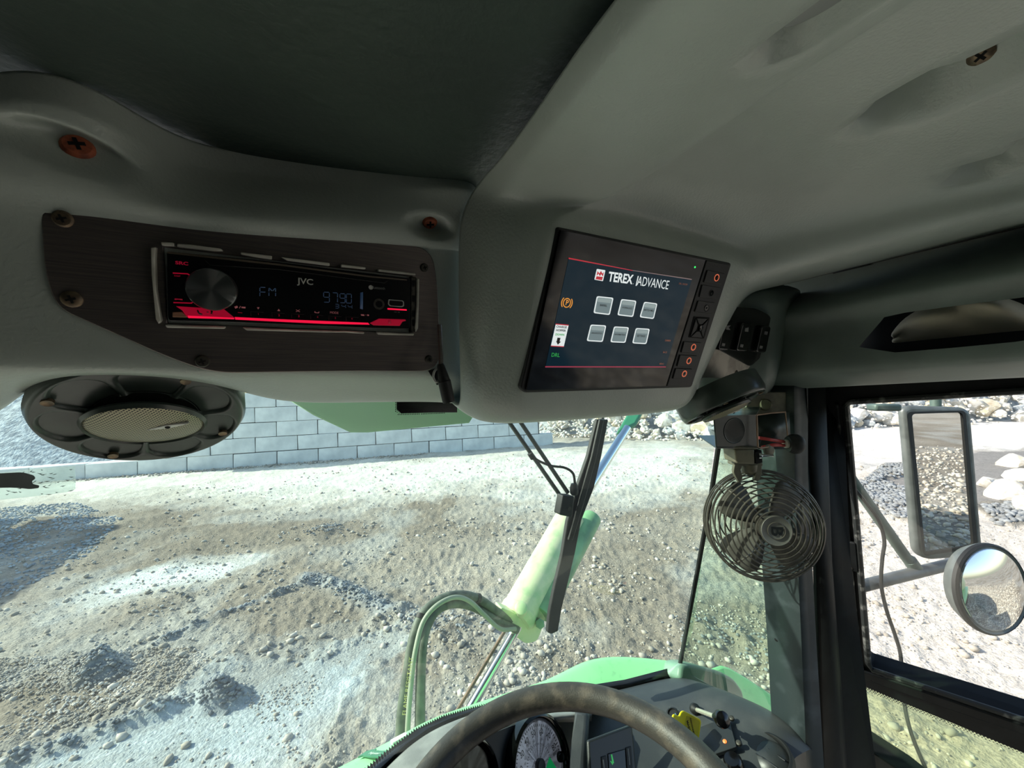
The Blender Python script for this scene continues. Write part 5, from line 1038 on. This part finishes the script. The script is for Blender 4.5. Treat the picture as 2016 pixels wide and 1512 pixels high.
for a, b, c, d, lit, cc in keys:
    k = spoly('key', [a, b, c, d], M['blackmatt'], .0074, .0011, r=1.5); m_ = k.modifiers.new('b', 'BEVEL'); m_.width = .0005; m_.segments = 2
    q = SP.at(*c6(*cc), .0085); mb = MB(); mb.lathe(q, SP.n, [(.0038, 0), (.0036, .0005), (.0030, .0003), (.0030, -.0004)], 24); mb.build('key_ring', M['ringorange'] if lit else M['blackmatt'], k)
    mb = MB(); mb.lathe(q, SP.n, [(.0027, .0002), (.0021, -.0003), (.0012, .0004), (0, .0006)], 20); mb.build('key_dimple', M['bezel'], k)
pad = spoly('direction_pad', [(1640, 640), (1782, 650), (1728, 838), (1592, 826)], M['hole'], .0074, .0002, r=2)
cc = np.array((1690, 740.)); cor = [np.array(p, float) for p in ((1662, 652), (1776, 656), (1722, 834), (1606, 826))]
for i in range(4):
    a, b = cor[i], cor[(i+1) % 4]; m2 = (a+b)/2; o_ = m2-cc; t = spoly('pad_wedge', [cc+(a-cc)*.22+o_*.12, cc+(a-cc)*.90+o_*.06, cc+(b-cc)*.90+o_*.06, cc+(b-cc)*.22+o_*.12], M['blackmatt'], .0076, .0013, pad); mm = t.modifiers.new('b', 'BEVEL'); mm.width = .0006; mm.segments = 2
mb = MB(); mb.lathe(SP.at(*c6(1695, 742), .0078), SP.n, [(.0031, 0), (.0031, .0015), (.002, .0011), (0, .001)], 20); mb.build('pad_button', M['bezel'], pad)

# ---- rocker switch panel beyond the screen
SWP = Pl(W(1470, 650, .562), dirc(.80, .03, .60), dirc(-.12, -.96, .2)); sw = thing('switch_panel', SWP.at(1460, 650), 'small black switch panel with rocker switches on worn metal beyond the screen', 'switch panel')
c9 = lambda x, y: (1300+x/4.723, 540+y/4.723)
mb = MB(); mb.poly(SWP, rpoly([c9(470, 690), c9(560, 690), c9(840, 850), c9(800, 900), c9(690, 968), c9(380, 962), c9(380, 800)], 4), -.003, .0012); mb.build('metal_plate', M['steelplate'], sw, bevel=.0004)
mb = MB(); mb.poly(SWP, rpoly([c9(560, 290), c9(900, 320), c9(1020, 380), c9(1046, 470), c9(1010, 700), c9(840, 862), c9(540, 700), c9(440, 690), c9(440, 300)], 8), -.004, .0018); mb.build('black_plate', M['black'], sw, bevel=.0006)
for i, (x, y, w, h) in enumerate(((600, 430, 92, 280), (770, 450, 92, 270), (870, 470, 60, 262), (950, 478, 84, 256))):
    if i == 2: continue
    p = rpoly([c9(x, y), c9(x+w, y+4), c9(x+w-52, y+h), c9(x-w*.9+20, y+h-6)], 5, 3); mb = MB(); mb.poly(SWP, p, .001, .0075); r = mb.build('rocker', M['black'], sw, bevel=.002, seg=3)
    cx, cy = x+w*.5-8, y+66; k = {0: [[(cx-22, cy-18), (cx+18, cy-20), (cx-2, cy), (cx+14, cy+22), (cx-26, cy+18)]], 1: [[(cx-18, cy-14), (cx+14, cy-22), (cx+10, cy+20), (cx-22, cy+16)]], 3: [[(cx-12, cy-14), (cx+18, cy-10), (cx+10, cy+20), (cx-18, cy+14)]]}[i]
    mb = MB()
    for q in k: mb.poly(SWP, [c9(*s) for s in q], .0073, .0078)
    mb.build('symbol', M['greytext'], r, ang=25)
    mb = MB(); mb.poly(SWP, [c9(x-22, y+h-70), c9(x+4, y+h-66), c9(x-2, y+h-40), c9(x-28, y+h-44)], .0073, .0078); mb.build('mark', M['greytext'], r, ang=25)
screw_head('screw', SWP.at(1449, 734, .0012), SWP.n, .0042, M['screwdark'], sw, .0015)

# ---- fan on its box
bx = thing('mounting_box', W(1480, 848, .62), 'open dark green sheet metal box bolted to the pillar above the fan', 'box')
BP = Pl(W(1448, 848, .575), dirc(.97, 0, .24), dirc(-.02, -1, .02)); bd_ = dirc(-.2, .06, .98)*.075
front = [BP.at(*p) for p in ((1405, 819), (1489, 816), (1492, 882), (1410, 881))]
mb = MB(); mb.prism(front, bd_*.03); mb.build('front_plate', M['boxpaint'], bx, bevel=.0015)
E1 = [BP.at(1489, 816), BP.at(1492, 882)]
mb = MB()
for a, b in ((front[0], front[1]), (front[3], front[2])): mb.prism([a, b, b+dirc(.60, .09, .80)*.10, a+dirc(.2, .05, .98)*.10], (np.array([0, 0, -.0015])))
mb.build('channel', M['boxpaint'], bx)
mb = MB(); mb.grid([[W(1490, 815, .640), W(1552, 812, .640)], [W(1492, 884, .640), W(1556, 884, .640)]]); mb.build('back_plate', M['boxpaint'], bx, solid=.002)
mb = MB(); mb.tube([W(1489.5, 817, .574), W(1492, 880, .574), W(1498, 882.5, .58), W(1516, 879, .60)], .0012, 6); mb.tube([W(1489.5, 817, .574), W(1518, 813, .60), W(1546, 811, .63)], .0012, 6); mb.tube([W(1546, 811, .63), W(1551, 862, .63)], .001, 6); mb.build('worn_edge', mat('bare_worn_edge', S(150, 124, 104), .5, .3), bx)
mb = MB(); mb.lathe(BP.at(1446, 848, .0002), BP.n, [(.0175, 0), (.0185, .0004), (.0195, 0)], 32); mb.build('embossed_ring', M['boxpaint'], bx)
for a, b, c in (((1494, 862, .60), (1520, 866, .60), (1545, 870, .615)), ((1500, 881, .60), (1525, 876, .60), (1546, 877, .615))): mb = MB(); mb.tube(spline([W(*a), W(*b), W(*c)], 16), .0026, 8); mb.build('wire', M['wirered'], bx)
mb = MB(); mb.lathe(W(1545, 874, .612), dirc(1, .02, .1), [(0, 0), (.0062, 0), (.0068, .002), (.0062, .006), (0, .006)], 14); mb.build('nylon_end', M['pale_nylon'], bx)
mb = MB(); mb.lathe(W(1551, 874, .612), dirc(1, .02, -.15), [(0, 0), (.012, .0), (.0155, .006), (.0155, .014), (.012, .020), (.005, .023), (0, .0235)], 20); mb.build('rubber_cap', M['rubber'], bx)
fan = thing('fan', C(.4017, -.2244, .6169), 'round dashboard fan in a bronze grey wire cage, clamped under the box', 'fan')
fc_ = C(.4017, -.2244, .6169); fn = dirc(-.12, .10, -.97); fx = unit(VU-fn*np.dot(VU, fn)); fy = np.cross(fn, fx); FR = .085
def ring(r, z, t): mb = MB(); mb.tube([fc_+fn*z+r*(math.cos(a)*fx+math.sin(a)*fy) for a in np.linspace(0, 2*math.pi, 64, endpoint=False)], t, 6, closed=True); return mb
prof = [(FR, 0), (FR*.985, .009), (FR*.94, .017), (FR*.885, .023), (FR*.81, .0275), (FR*.73, .031), (FR*.65, .0333), (FR*.57, .035), (FR*.49, .036), (FR*.41, .0365), (FR*.33, .0368), (FR*.255, .037)]
for i, (r, z) in enumerate(prof): ring(r, z, .0021 if i == 0 else .00125).build('cage_ring', M['fanmetal'], fan)
for r, z in ((FR*1.0, -.010), (FR*.985, -.020), (FR*.93, -.030), (FR*.84, -.037), (FR*.72, -.042), (FR*.6, -.045), (FR*.48, -.046)): ring(r, z, .0012).build('rear_cage_ring', M['fanmetal'], fan)
for k in range(4):
    a = math.radians(45+90*k); d = math.cos(a)*fx+math.sin(a)*fy; mb = MB(); mb.tube([fc_+fn*(z-.0015)+d*r for r, z in [(FR*.22, .0365)]+prof[::-1]+[(FR*1.0, -.010), (FR*.985, -.020), (FR*.93, -.030), (FR*.72, -.042), (FR*.3, -.046)]], .0013, 6); mb.build('cage_spoke', M['fanmetal'], fan)
mb = MB(); mb.lathe(fc_+fn*.035, fn, [(0, -.001), (FR*.26, -.001), (FR*.27, .002), (FR*.25, .0036), (FR*.235, .003), (0, .003)], 40); hb = mb.build('hub_badge', mat('grey_badge_face', S(128, 128, 122), .42, .4), fan)
mb = MB(); mb.tube([fc_+fn*.0382+FR*.145*(math.cos(a)*fx+math.sin(a)*fy) for a in np.linspace(0, 2*math.pi, 40, endpoint=False)], .0007, 6, closed=True); mb.build('badge_ring', M['fanmetal'], hb)
bxx = unit(-fx+.15*fy) if False else unit(fy*-1.0)
rt_ = unit(VR-fn*np.dot(VR, fn)); upf = unit(np.cross(fn, rt_)); ang_ = math.radians(-97); bX = math.cos(ang_)*rt_+math.sin(ang_)*upf; bY = np.cross(fn, bX)
text('lettering', 'B', fc_+fn*.0384, bX, bY, FR*.27, M['s_black'], hb, 1.15, .0002, 'CENTER', .02)
def arctext(s, r, a0, a1, size, flip):
    for i, ch in enumerate(s):
        if ch == ' ': continue
        a = a0+(a1-a0)*i/(len(s)-1); d = math.cos(a)*rt_+math.sin(a)*upf; tX = np.cross(d, fn) if not flip else -np.cross(d, fn); text('lettering', ch, fc_+fn*.0386+d*r, tX, np.cross(fn, tX), size, M['s_black'], hb, 1, .0002, 'CENTER', .03)
arctext('BERGSTROM', FR*.193, math.radians(-28), math.radians(-152), FR*.075, False) if False else None
arctext('BUAQVMUH', FR*.193, math.radians(205), math.radians(325), FR*.075, True) if False else None
for k in range(4):                                               # four paddle blades, pitched
    a = math.radians(0+45+90*k+4); d = math.cos(a)*fx+math.sin(a)*fy; e = np.cross(fn, d); rows = []
    for r, w, p in ((.014, .013, .95), (.030, .024, .75), (.048, .032, .58), (.064, .034, .48), (.074, .026, .42)): rows.append([fc_+fn*(.002+s*w*math.sin(p)*.55)+d*r+e*(s*w*math.cos(p)) for s in (-1, -.4, .4, 1)])
    mb = MB(); mb.grid(rows); mb.build('blade', M['fanblade'], fan, ang=180, solid=.001)
mb = MB(); mb.lathe(fc_, fn, [(0, -.045), (.020, -.044), (.024, -.035), (.024, -.012), (.017, -.006), (.017, .008), (.012, .012), (0, .0125)], 32); mb.build('motor', M['fanmetal'], fan)
mb = MB(); mb.prism([W(x, y, .575) for x, y in ((1446, 884), (1486, 884), (1487, 914), (1450, 913))], cf*.034); mb.prism([W(x, y, .575) for x, y in ((1430, 877), (1492, 880), (1492, 886), (1432, 884))], cf*.05); mb.build('clamp_base', M['olive'], fan, bevel=.0025)
mb = MB(); mb.prism([W(x, y, .574) for x, y in ((1487, 890), (1500, 886), (1502, 911), (1489, 914))], cf*.03); mb.build('switch_plate', M['darkpaint'], fan, bevel=.001)
mb = MB(); mb.lathe(W(1493, 897, .577), dirc(.95, .05, -.25), [(0, 0), (.0052, 0), (.0052, .003), (.003, .004), (.0022, .006), (.0017, .018), (.0022, .0195), (0, .020)], 12); mb.build('toggle_lever', M['chrome'], fan)
mb = MB(); mb.lathe(W(1512, 886, .60), dirc(.2, 0, -1), [(0, 0), (.009, 0), (.009, .003), (.005, .005), (0, .005)], 14); mb.build('bolt', M['olive'], fan)
for s in ([(1447, 912), (1462, 914), (1458, 926), (1463, 940), (1456, 952), (1444, 930)], [(1486, 914), (1500, 914), (1500, 934), (1494, 948), (1484, 946), (1489, 932)]): mb = MB(); mb.prism([W(x, y, .60) for x, y in rpoly(s, 4, 3)], cf*.006); mb.build('yoke_arm', M['olive'], fan, bevel=.0012)
mb = MB(); mb.prism([W(x, y, .600) for x, y in ((1446, 911), (1502, 912), (1502, 918), (1446, 917))], cf*.02); mb.lathe(W(1475, 912, .61), -VU, [(0, 0), (.0125, 0), (.0115, .012), (.006, .018), (0, .019)], 18); mb.build('yoke_swivel', M['olive'], fan, bevel=.001)

# ---- dash
da = thing('dashboard', V(.2, .5, -.7), 'dusty grey dashboard pad and charcoal panel below the windshield', 'dashboard')
padA = [(640, 1640, .53), (747, 1514, .605), (800, 1464, .64), (845, 1433, .664), (890, 1413, .688), (945, 1395, .71), (1005, 1385, .74), (1062, 1378, .765), (1142, 1368, .785), (1200, 1361, .80)]
padB = [(690, 1660, .50), (790, 1530, .575), (835, 1482, .61), (872, 1452, .635), (912, 1430, .66), (962, 1410, .682), (1015, 1400, .705), (1064, 1392, .725), (1140, 1384, .745), (1196, 1378, .755)]
padC = [(800, 1690, .46), (852, 1562, .54), (888, 1505, .575), (920, 1474, .60), (952, 1450, .618), (990, 1428, .635), (1030, 1414, .65), (1068, 1408, .66), (1135, 1402, .67), (1165, 1400, .68)]
padD = [(x, y+14, d+.004) for x, y, d in padC]
rows = [[W(x, y, d)-VU*.02+VF*.006 for x, y, d in padA], [W(*p) for p in padA], [W(*p) for p in padB], [W(*p) for p in padC], [W(*p) for p in padD], [W(x, y+6, d+.03) for x, y, d in padD], [W(x, y+10, d+.09) for x, y, d in padD]]
o = surf('pad', rows, M['dashtop'], da, sub=2)
A_ = [(1150, 1366, .79), (1232, 1350, .815), (1325, 1324, .838), (1362, 1330, .80), (1430, 1352, .75), (1490, 1378, .715), (1535, 1402, .685), (1575, 1436, .655), (1605, 1470, .64)]
B_ = [(1150, 1380, .765), (1228, 1370, .785), (1315, 1346, .80), (1362, 1347, .775), (1430, 1370, .725), (1488, 1394, .69), (1530, 1414, .665), (1560, 1444, .645), (1585, 1480, .63)]
C_ = [(1150, 1402, .735), (1226, 1394, .745), (1308, 1374, .76), (1360, 1364, .752), (1430, 1388, .705), (1484, 1408, .675), (1520, 1426, .655), (1545, 1454, .638), (1566, 1490, .625)]
C2 = [(1150, 1420, .72), (1226, 1414, .725), (1306, 1396, .735), (1360, 1384, .735), (1426, 1404, .695), (1480, 1424, .665), (1514, 1442, .648), (1538, 1470, .632), (1556, 1504, .62)]
D_ = [(1150, 1480, .665), (1226, 1480, .665), (1306, 1478, .665), (1360, 1478, .655), (1426, 1480, .64), (1480, 1486, .625), (1514, 1500, .612), (1540, 1520, .605), (1562, 1550, .595)]
E_ = [(1150, 1650, .56), (1226, 1650, .56), (1306, 1650, .56), (1360, 1650, .555), (1426, 1650, .55), (1480, 1655, .54), (1520, 1665, .535), (1550, 1680, .53), (1580, 1700, .525)]
rows = [[W(x, y, d)-VU*.03+VF*.01 for x, y, d in A_]]+[[W(*p) for p in r] for r in (A_, B_, C_, C2, D_, E_)]
o = surf('side_panel', rows, M['dash'], da, sub=2)
gn = dirc(.65, .474, -.594); _gu = unit(np.cross(VU, gn))
GP = Pl(C(.0425*1.09, -.5593*1.09, .5651*1.09), _gu, -np.cross(gn, _gu))
mb = MB(); mb.poly(GP, [(880, 1515), (920, 1475), (960, 1448), (1010, 1428), (1070, 1414), (1135, 1410), (1150, 1760), (860, 1760)], -.016, -.012); mb.build('cluster_panel', M['blackmatt'], da)
mb = MB(); mb.prism([W(*p) for p in ((1130, 1396, .68), (1157, 1404, .672), (1150, 1500, .61), (1146, 1600, .56), (1112, 1600, .56), (1122, 1480, .63))], dirc(.5, -.3, .8)*.02); mb.build('cluster_side', M['dash'], da, bevel=.006, seg=3)
# gauges
def gaugeb(c, R, label, numerals):
    g = thing('gauge', c, label, 'gauge'); mb = MB(); mb.lathe(c, gn, [(R*1.22, -.014), (R*1.20, .004), (R*1.12, .008), (R*1.03, .004), (R*1.0, -.004)], 56); mb.build('bezel_ring', M['bezel'], g)
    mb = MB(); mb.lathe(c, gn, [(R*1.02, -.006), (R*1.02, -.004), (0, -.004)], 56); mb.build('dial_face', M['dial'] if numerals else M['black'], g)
    x = GP.u if np.dot(GP.u, VR) > 0 else -GP.u; y = np.cross(gn, x)
    if numerals:
        mb = MB()
        for i in range(0, 91):
            if i % 2: continue
            a = math.radians(205-i*2.55); d = math.cos(a)*x+math.sin(a)*y; L = .10 if i % 10 == 0 else .06; e = np.cross(gn, d); mb.add([c+gn*-.0036+d*R*.93+e*R*.012, c+gn*-.0036+d*R*.93-e*R*.012, c+gn*-.0036+d*R*(.93-L)-e*R*.012, c+gn*-.0036+d*R*(.93-L)+e*R*.012], [(0, 1, 2, 3)])
        for i in range(0, 140, 5):
            a = math.radians(205-i*1.6); d = math.cos(a)*x+math.sin(a)*y; e = np.cross(gn, d); mb.add([c+gn*-.0036+d*R*.50+e*R*.008, c+gn*-.0036+d*R*.50-e*R*.008, c+gn*-.0036+d*R*.45-e*R*.008, c+gn*-.0036+d*R*.45+e*R*.008], [(0, 1, 2, 3)])
        mb.build('tick_marks', M['s_black'], g, ang=180, fix=False)['kind'] = 'stuff'
        for k in range(1, 9):
            a = math.radians(205-k*10*2.55); d = math.cos(a)*x+math.sin(a)*y; text('lettering', str(k*10), c+gn*-.0035+d*R*.74, x, y, R*.20, M['s_black'], g, .9, .0001, 'CENTER', .01)
        for k, s in ((1, '20'), (2, '40'), (3, '60'), (4, '80'), (5, '100'), (6, '120')):
            a = math.radians(205-k*31); d = math.cos(a)*x+math.sin(a)*y; text('lettering', s, c+gn*-.0035+d*R*.57, x, y, R*.09, M['s_black'], g, .9, .0001)
        text('lettering', 'MPH', c+gn*-.0035+y*R*.62-x*R*.14, x, y, R*.10, M['s_black'], g, .9, .0001); text('lettering', 'km/h', c+gn*-.0035+y*R*.52-x*R*.12, x, y, R*.08, M['s_black'], g, .9, .0001)
        mb = MB(); mb.lathe(c, gn, [(R*.17, -.004), (R*.17, .001), (R*.14, .0025), (0, .0028)], 28); mb.build('needle_cap', M['blackmatt'], g)
        mb = MB(); a = math.radians(208); d = math.cos(a)*x+math.sin(a)*y; e = np.cross(gn, d); mb.prism([c+d*R*.1+e*R*.03, c+d*R*.1-e*R*.03, c+d*R*.75-e*R*.012, c+d*R*.75+e*R*.012], gn*.0008); mb.build('needle', mat('pale_orange_needle', S(235, 170, 120), .5), g)
        mb = MB(); mb.prism([c+gn*-.0036+x*R*p+y*R*q for p, q in ((.0, -.28), (.45, -.06), (.56, -.42), (.1, -.6))], gn*.0006); mb.build('green_display', mat('green_lit_window', S(10, 110, 60), .4, emit=(S(10, 120, 66), .5)), g)
        mb = MB(); mb.lathe(c+x*R*.83-y*R*.30, gn, [(R*.13, -.004), (R*.13, .0), (R*.1, .002), (0, .002)], 20); mb.build('reset_button', M['bezel'], g)
    return g
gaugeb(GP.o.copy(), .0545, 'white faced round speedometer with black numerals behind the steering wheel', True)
gaugeb(GP.at(925, 1545, 0), .042, 'dark round gauge beside the white speedometer, in shadow', False)
# centre switch pod between cluster and side panel
CP = Pl(W(1210, 1470, .635), VR, -(.75*VU+.5*VF)); cs_ = thing('indicator_cluster', CP.at(1210, 1475), 'black dash panel with small indicator windows under the wheel rim', 'indicator panel')
mb = MB(); mb.poly(CP, [(1158, 1458), (1245, 1426), (1262, 1600), (1165, 1600)], -.004, .004); mb.build('panel', M['dashpanel'], cs_, bevel=.003)
for (x0, y0, m, w) in ((1184, 1490, 'blackmatt', 10), (1197, 1484, 'bezel', 34), (1232, 1472, 'blackmatt', 11)): mb = MB(); mb.poly(CP, [(x0, y0), (x0+w, y0-w*.28), (x0+w+4, y0+60), (x0+4, y0+62)], .003, .0055); mb.build('switch_window', M[m], cs_, bevel=.0008)
mb = MB(); mb.poly(CP, [(1203, 1486), (1205, 1485), (1209, 1502), (1206, 1504)], .005, .006); mb.poly(CP, [(1201, 1498), (1204, 1499), (1207, 1505), (1206, 1506)], .005, .006); mb.build('green_pointer', M['s_green'], cs_, ang=20)
for x, y, L in ((1187, 1496, 26), (1236, 1474, 32)): mb = MB(); mb.poly(CP, [(x, y), (x+1.6, y-.4), (x+5, y+L), (x+3, y+L)], .005, .006); mb.build('scale_mark', M['greytext'], cs_, ang=20)
# side panel fittings
DPn = unit(np.cross(W(1480, 1424, .665)-W(1380, 1390, .725), W(1426, 1480, .64)-W(1426, 1404, .695))); DPn = DPn if np.dot(DPn, CAM-W(1426, 1440, .66)) > 0 else -DPn
SPn = Pl(W(1426, 1440, .6635)+DPn*.003, W(1480, 1424, .665)-W(1380, 1390, .725), W(1426, 1480, .64)-W(1426, 1404, .695))
cp_ = thing('control_plate', SPn.at(1420, 1450), 'dark rectangular control plate with an amber lamp beside the pull knob', 'control plate')
mb = MB(); mb.poly(SPn, rpoly([(1376, 1432), (1434, 1410), (1450, 1470), (1392, 1490), (1360, 1500)], 3), -.004, .002); mb.build('plate', M['dashpanel'], cp_, bevel=.001)
for x, y in ((1440, 1413), (1454, 1462)): screw_head('screw', SPn.at(x, y, 0), SPn.n, .0042, M['screwdark'], cp_, .0015, False)
mb = MB(); mb.lathe(SPn.at(1427, 1460, .002), SPn.n, [(.0032, 0), (.0032, .001), (.001, .0022), (0, .0023)], 14); mb.build('amber_lamp', mat('amber_glowing_lamp', S(200, 100, 50), .4, emit=(S(240, 130, 60), .8)), cp_)
lp = MB(); lp.lathe(SPn.at(1299, 1506, .002), SPn.n, [(.0032, 0), (.0032, .001), (.001, .0022), (0, .0023)], 14); lamp2 = lp.build('indicator_lamp', mat('amber_glowing_lamp', S(200, 100, 50), .4, emit=(S(240, 130, 60), .8))); tag(lamp2, 'small amber indicator lamp under the wheel rim at the bottom edge', 'lamp')
kn = thing('pull_knob', SPn.at(1365, 1396), 'black pull knob on a bright steel shaft on the dash', 'knob')
ka, kb_ = SPn.at(1368, 1396, 0), W(1416, 1414, .645); kd = unit(kb_-ka); L = np.linalg.norm(kb_-ka)
mb = MB(); mb.lathe(ka, kd, [(.009, -.003), (.009, .003), (.006, .006), (.0042, .008)], 16); mb.build('collar', M['blackmatt'], kn)
mb = MB(); mb.lathe(ka, kd, [(0, .004), (.0036, .004), (.0036, L-.012), (0, L-.012)], 16); mb.build('shaft', mat('bright_steel_shaft', S(230, 224, 205), .25, .7), kn)
mb = MB(); mb.lathe(kb_, kd, [(0, -.014), (.0055, -.013), (.006, -.004), (.010, -.001), (.012, .003), (.0125, .008), (.0115, .012), (.006, .015), (0, .0155)], 28); mb.build('head', M['black'], kn)
tg_ = thing('key_tag', W(1345, 1420, .66), 'bright yellow plastic key tag hanging from the ignition switch', 'key tag')
TGP = Pl(W(1360, 1430, .655), dirc(.86, -.35, .38), dirc(.1, -.9, -.2)); cB = lambda x, y: (1300+x/12.6, 1370+y/12.6)
mb = MB(); mb.poly(TGP, rpoly([cB(340, 450), cB(480, 520), cB(510, 420), cB(580, 370), cB(990, 575), cB(1022, 650), cB(960, 1090), cB(900, 1180), cB(300, 760), cB(290, 600)], 4.5, 4), -.003, 0); mb.build('tag_body', M['yellow'], tg_, bevel=.0012)
mb = MB(); mb.poly(TGP, rpoly([cB(650, 490), cB(960, 610), cB(985, 660), cB(930, 1050), cB(880, 1130), cB(590, 800)], 3, 3), -.001, .0002); mb.build('tag_recess', M['yellowdim'], tg_, ang=20)
for s, x, y, sz in (('MASTER', 710, 800, 7.2), ('DISCONNECT', 800, 790, 5.2)): tx(TGP, s, *cB(x, y), sz, M['s_black'], tg_, .0006, 1, .02, dx=(.42, .9))
ig = thing('ignition_switch', SPn.at(1322, 1402), 'square steel ignition switch plate with a round collar on the dash', 'switch')
IP = Pl(SPn.at(1322, 1402, .004), SPn.u, SPn.v)
mb = MB(); mb.poly(IP, rpoly([cB(230, 270), cB(450, 335), cB(400, 600), cB(130, 520)], 1, 2), -.004, .002); mb.build('plate', mat('bright_worn_steel', S(200, 196, 170), .35, .6), ig, bevel=.0006)
mb = MB(); mb.lathe(IP.at(*cB(320, 470), .002), IP.n, [(.0115, 0), (.0115, .004), (.0085, .005), (.0085, .002)], 24); mb.build('collar', M['blackmatt'], ig)
mb = MB(); mb.lathe(IP.at(*cB(330, 500), .003), dirc(.6, -.3, -.7), [(0, 0), (.0068, 0), (.0068, .014), (0, .014)], 18); mb.build('barrel', M['chrome'], ig)
ve = thing('air_vent', SPn.at(1515, 1480), 'round black swivel air vent at the end of the dash', 'vent'); vp = W(1512, 1488, .622); vn = unit(CAM-vp+.25*VR*0)
vn = SPn.n
mb = MB(); mb.lathe(vp, vn, [(.036, -.006), (.035, .004), (.032, .0055), (.030, .003), (.0295, -.004)], 44); mb.build('vent_ring', M['blackmatt'], ve)
mb = MB(); mb.lathe(vp, vn, [(.0295, -.004), (.024, .003), (.012, .007), (0, .008)], 44); mb.build('vent_ball', M['dashpanel'], ve)
for s in (-.011, .006): mb = MB(); x = unit(VR-vn*np.dot(VR, vn)); y = np.cross(vn, x); mb.tube([vp+x*s+y*k+vn*(.0065-abs(k)*.12) for k in np.linspace(-.024, .024, 9)], .0014, 6); mb.build('vent_slat', M['black'], ve)
screw = thing('dash_knob', SPn.at(1445, 1504), 'low round black knob at the bottom of the dash panel', 'knob'); mb = MB(); mb.lathe(SPn.at(1446, 1506, 0), SPn.n, [(.014, -.002), (.014, .008), (.011, .012), (0, .0125)], 26); mb.build('cap', M['black'], screw)
# steering wheel
sw_ = thing('steering_wheel', C(.0539, -.5128, .3983), 'large worn black steering wheel in front of the dash', 'steering wheel')
wc, wn2 = C(.0539, -.5128, .3983), dirc(-.16, .982, -.102); wx = unit(VR-wn2*np.dot(VR, wn2)); wy = np.cross(wn2, wx)
mb = MB(); mb.tube([wc+.207*(math.cos(a)*wx+math.sin(a)*wy) for a in np.linspace(0, 2*math.pi, 96, endpoint=False)], .0185, 18, closed=True); mb.build('rim', M['wheel'], sw_)
for k in (-1, 1):
    d = unit(-VF-wn2*np.dot(-VF, wn2)); d = unit(d*.35+k*np.cross(wn2, d)*.94); mb = MB(); mb.tube([wc-wn2*.03+d*.03, wc-wn2*.02+d*.12, wc+d*.20], [.02, .014, .012], 10, flat=.6); mb.build('spoke', M['blackmatt'], sw_)
mb = MB(); mb.lathe(wc-wn2*.05, wn2, [(.03, -.25), (.035, 0), (.06, .01), (.065, .03), (.04, .04), (0, .042)], 32); mb.build('hub', M['blackmatt'], sw_)
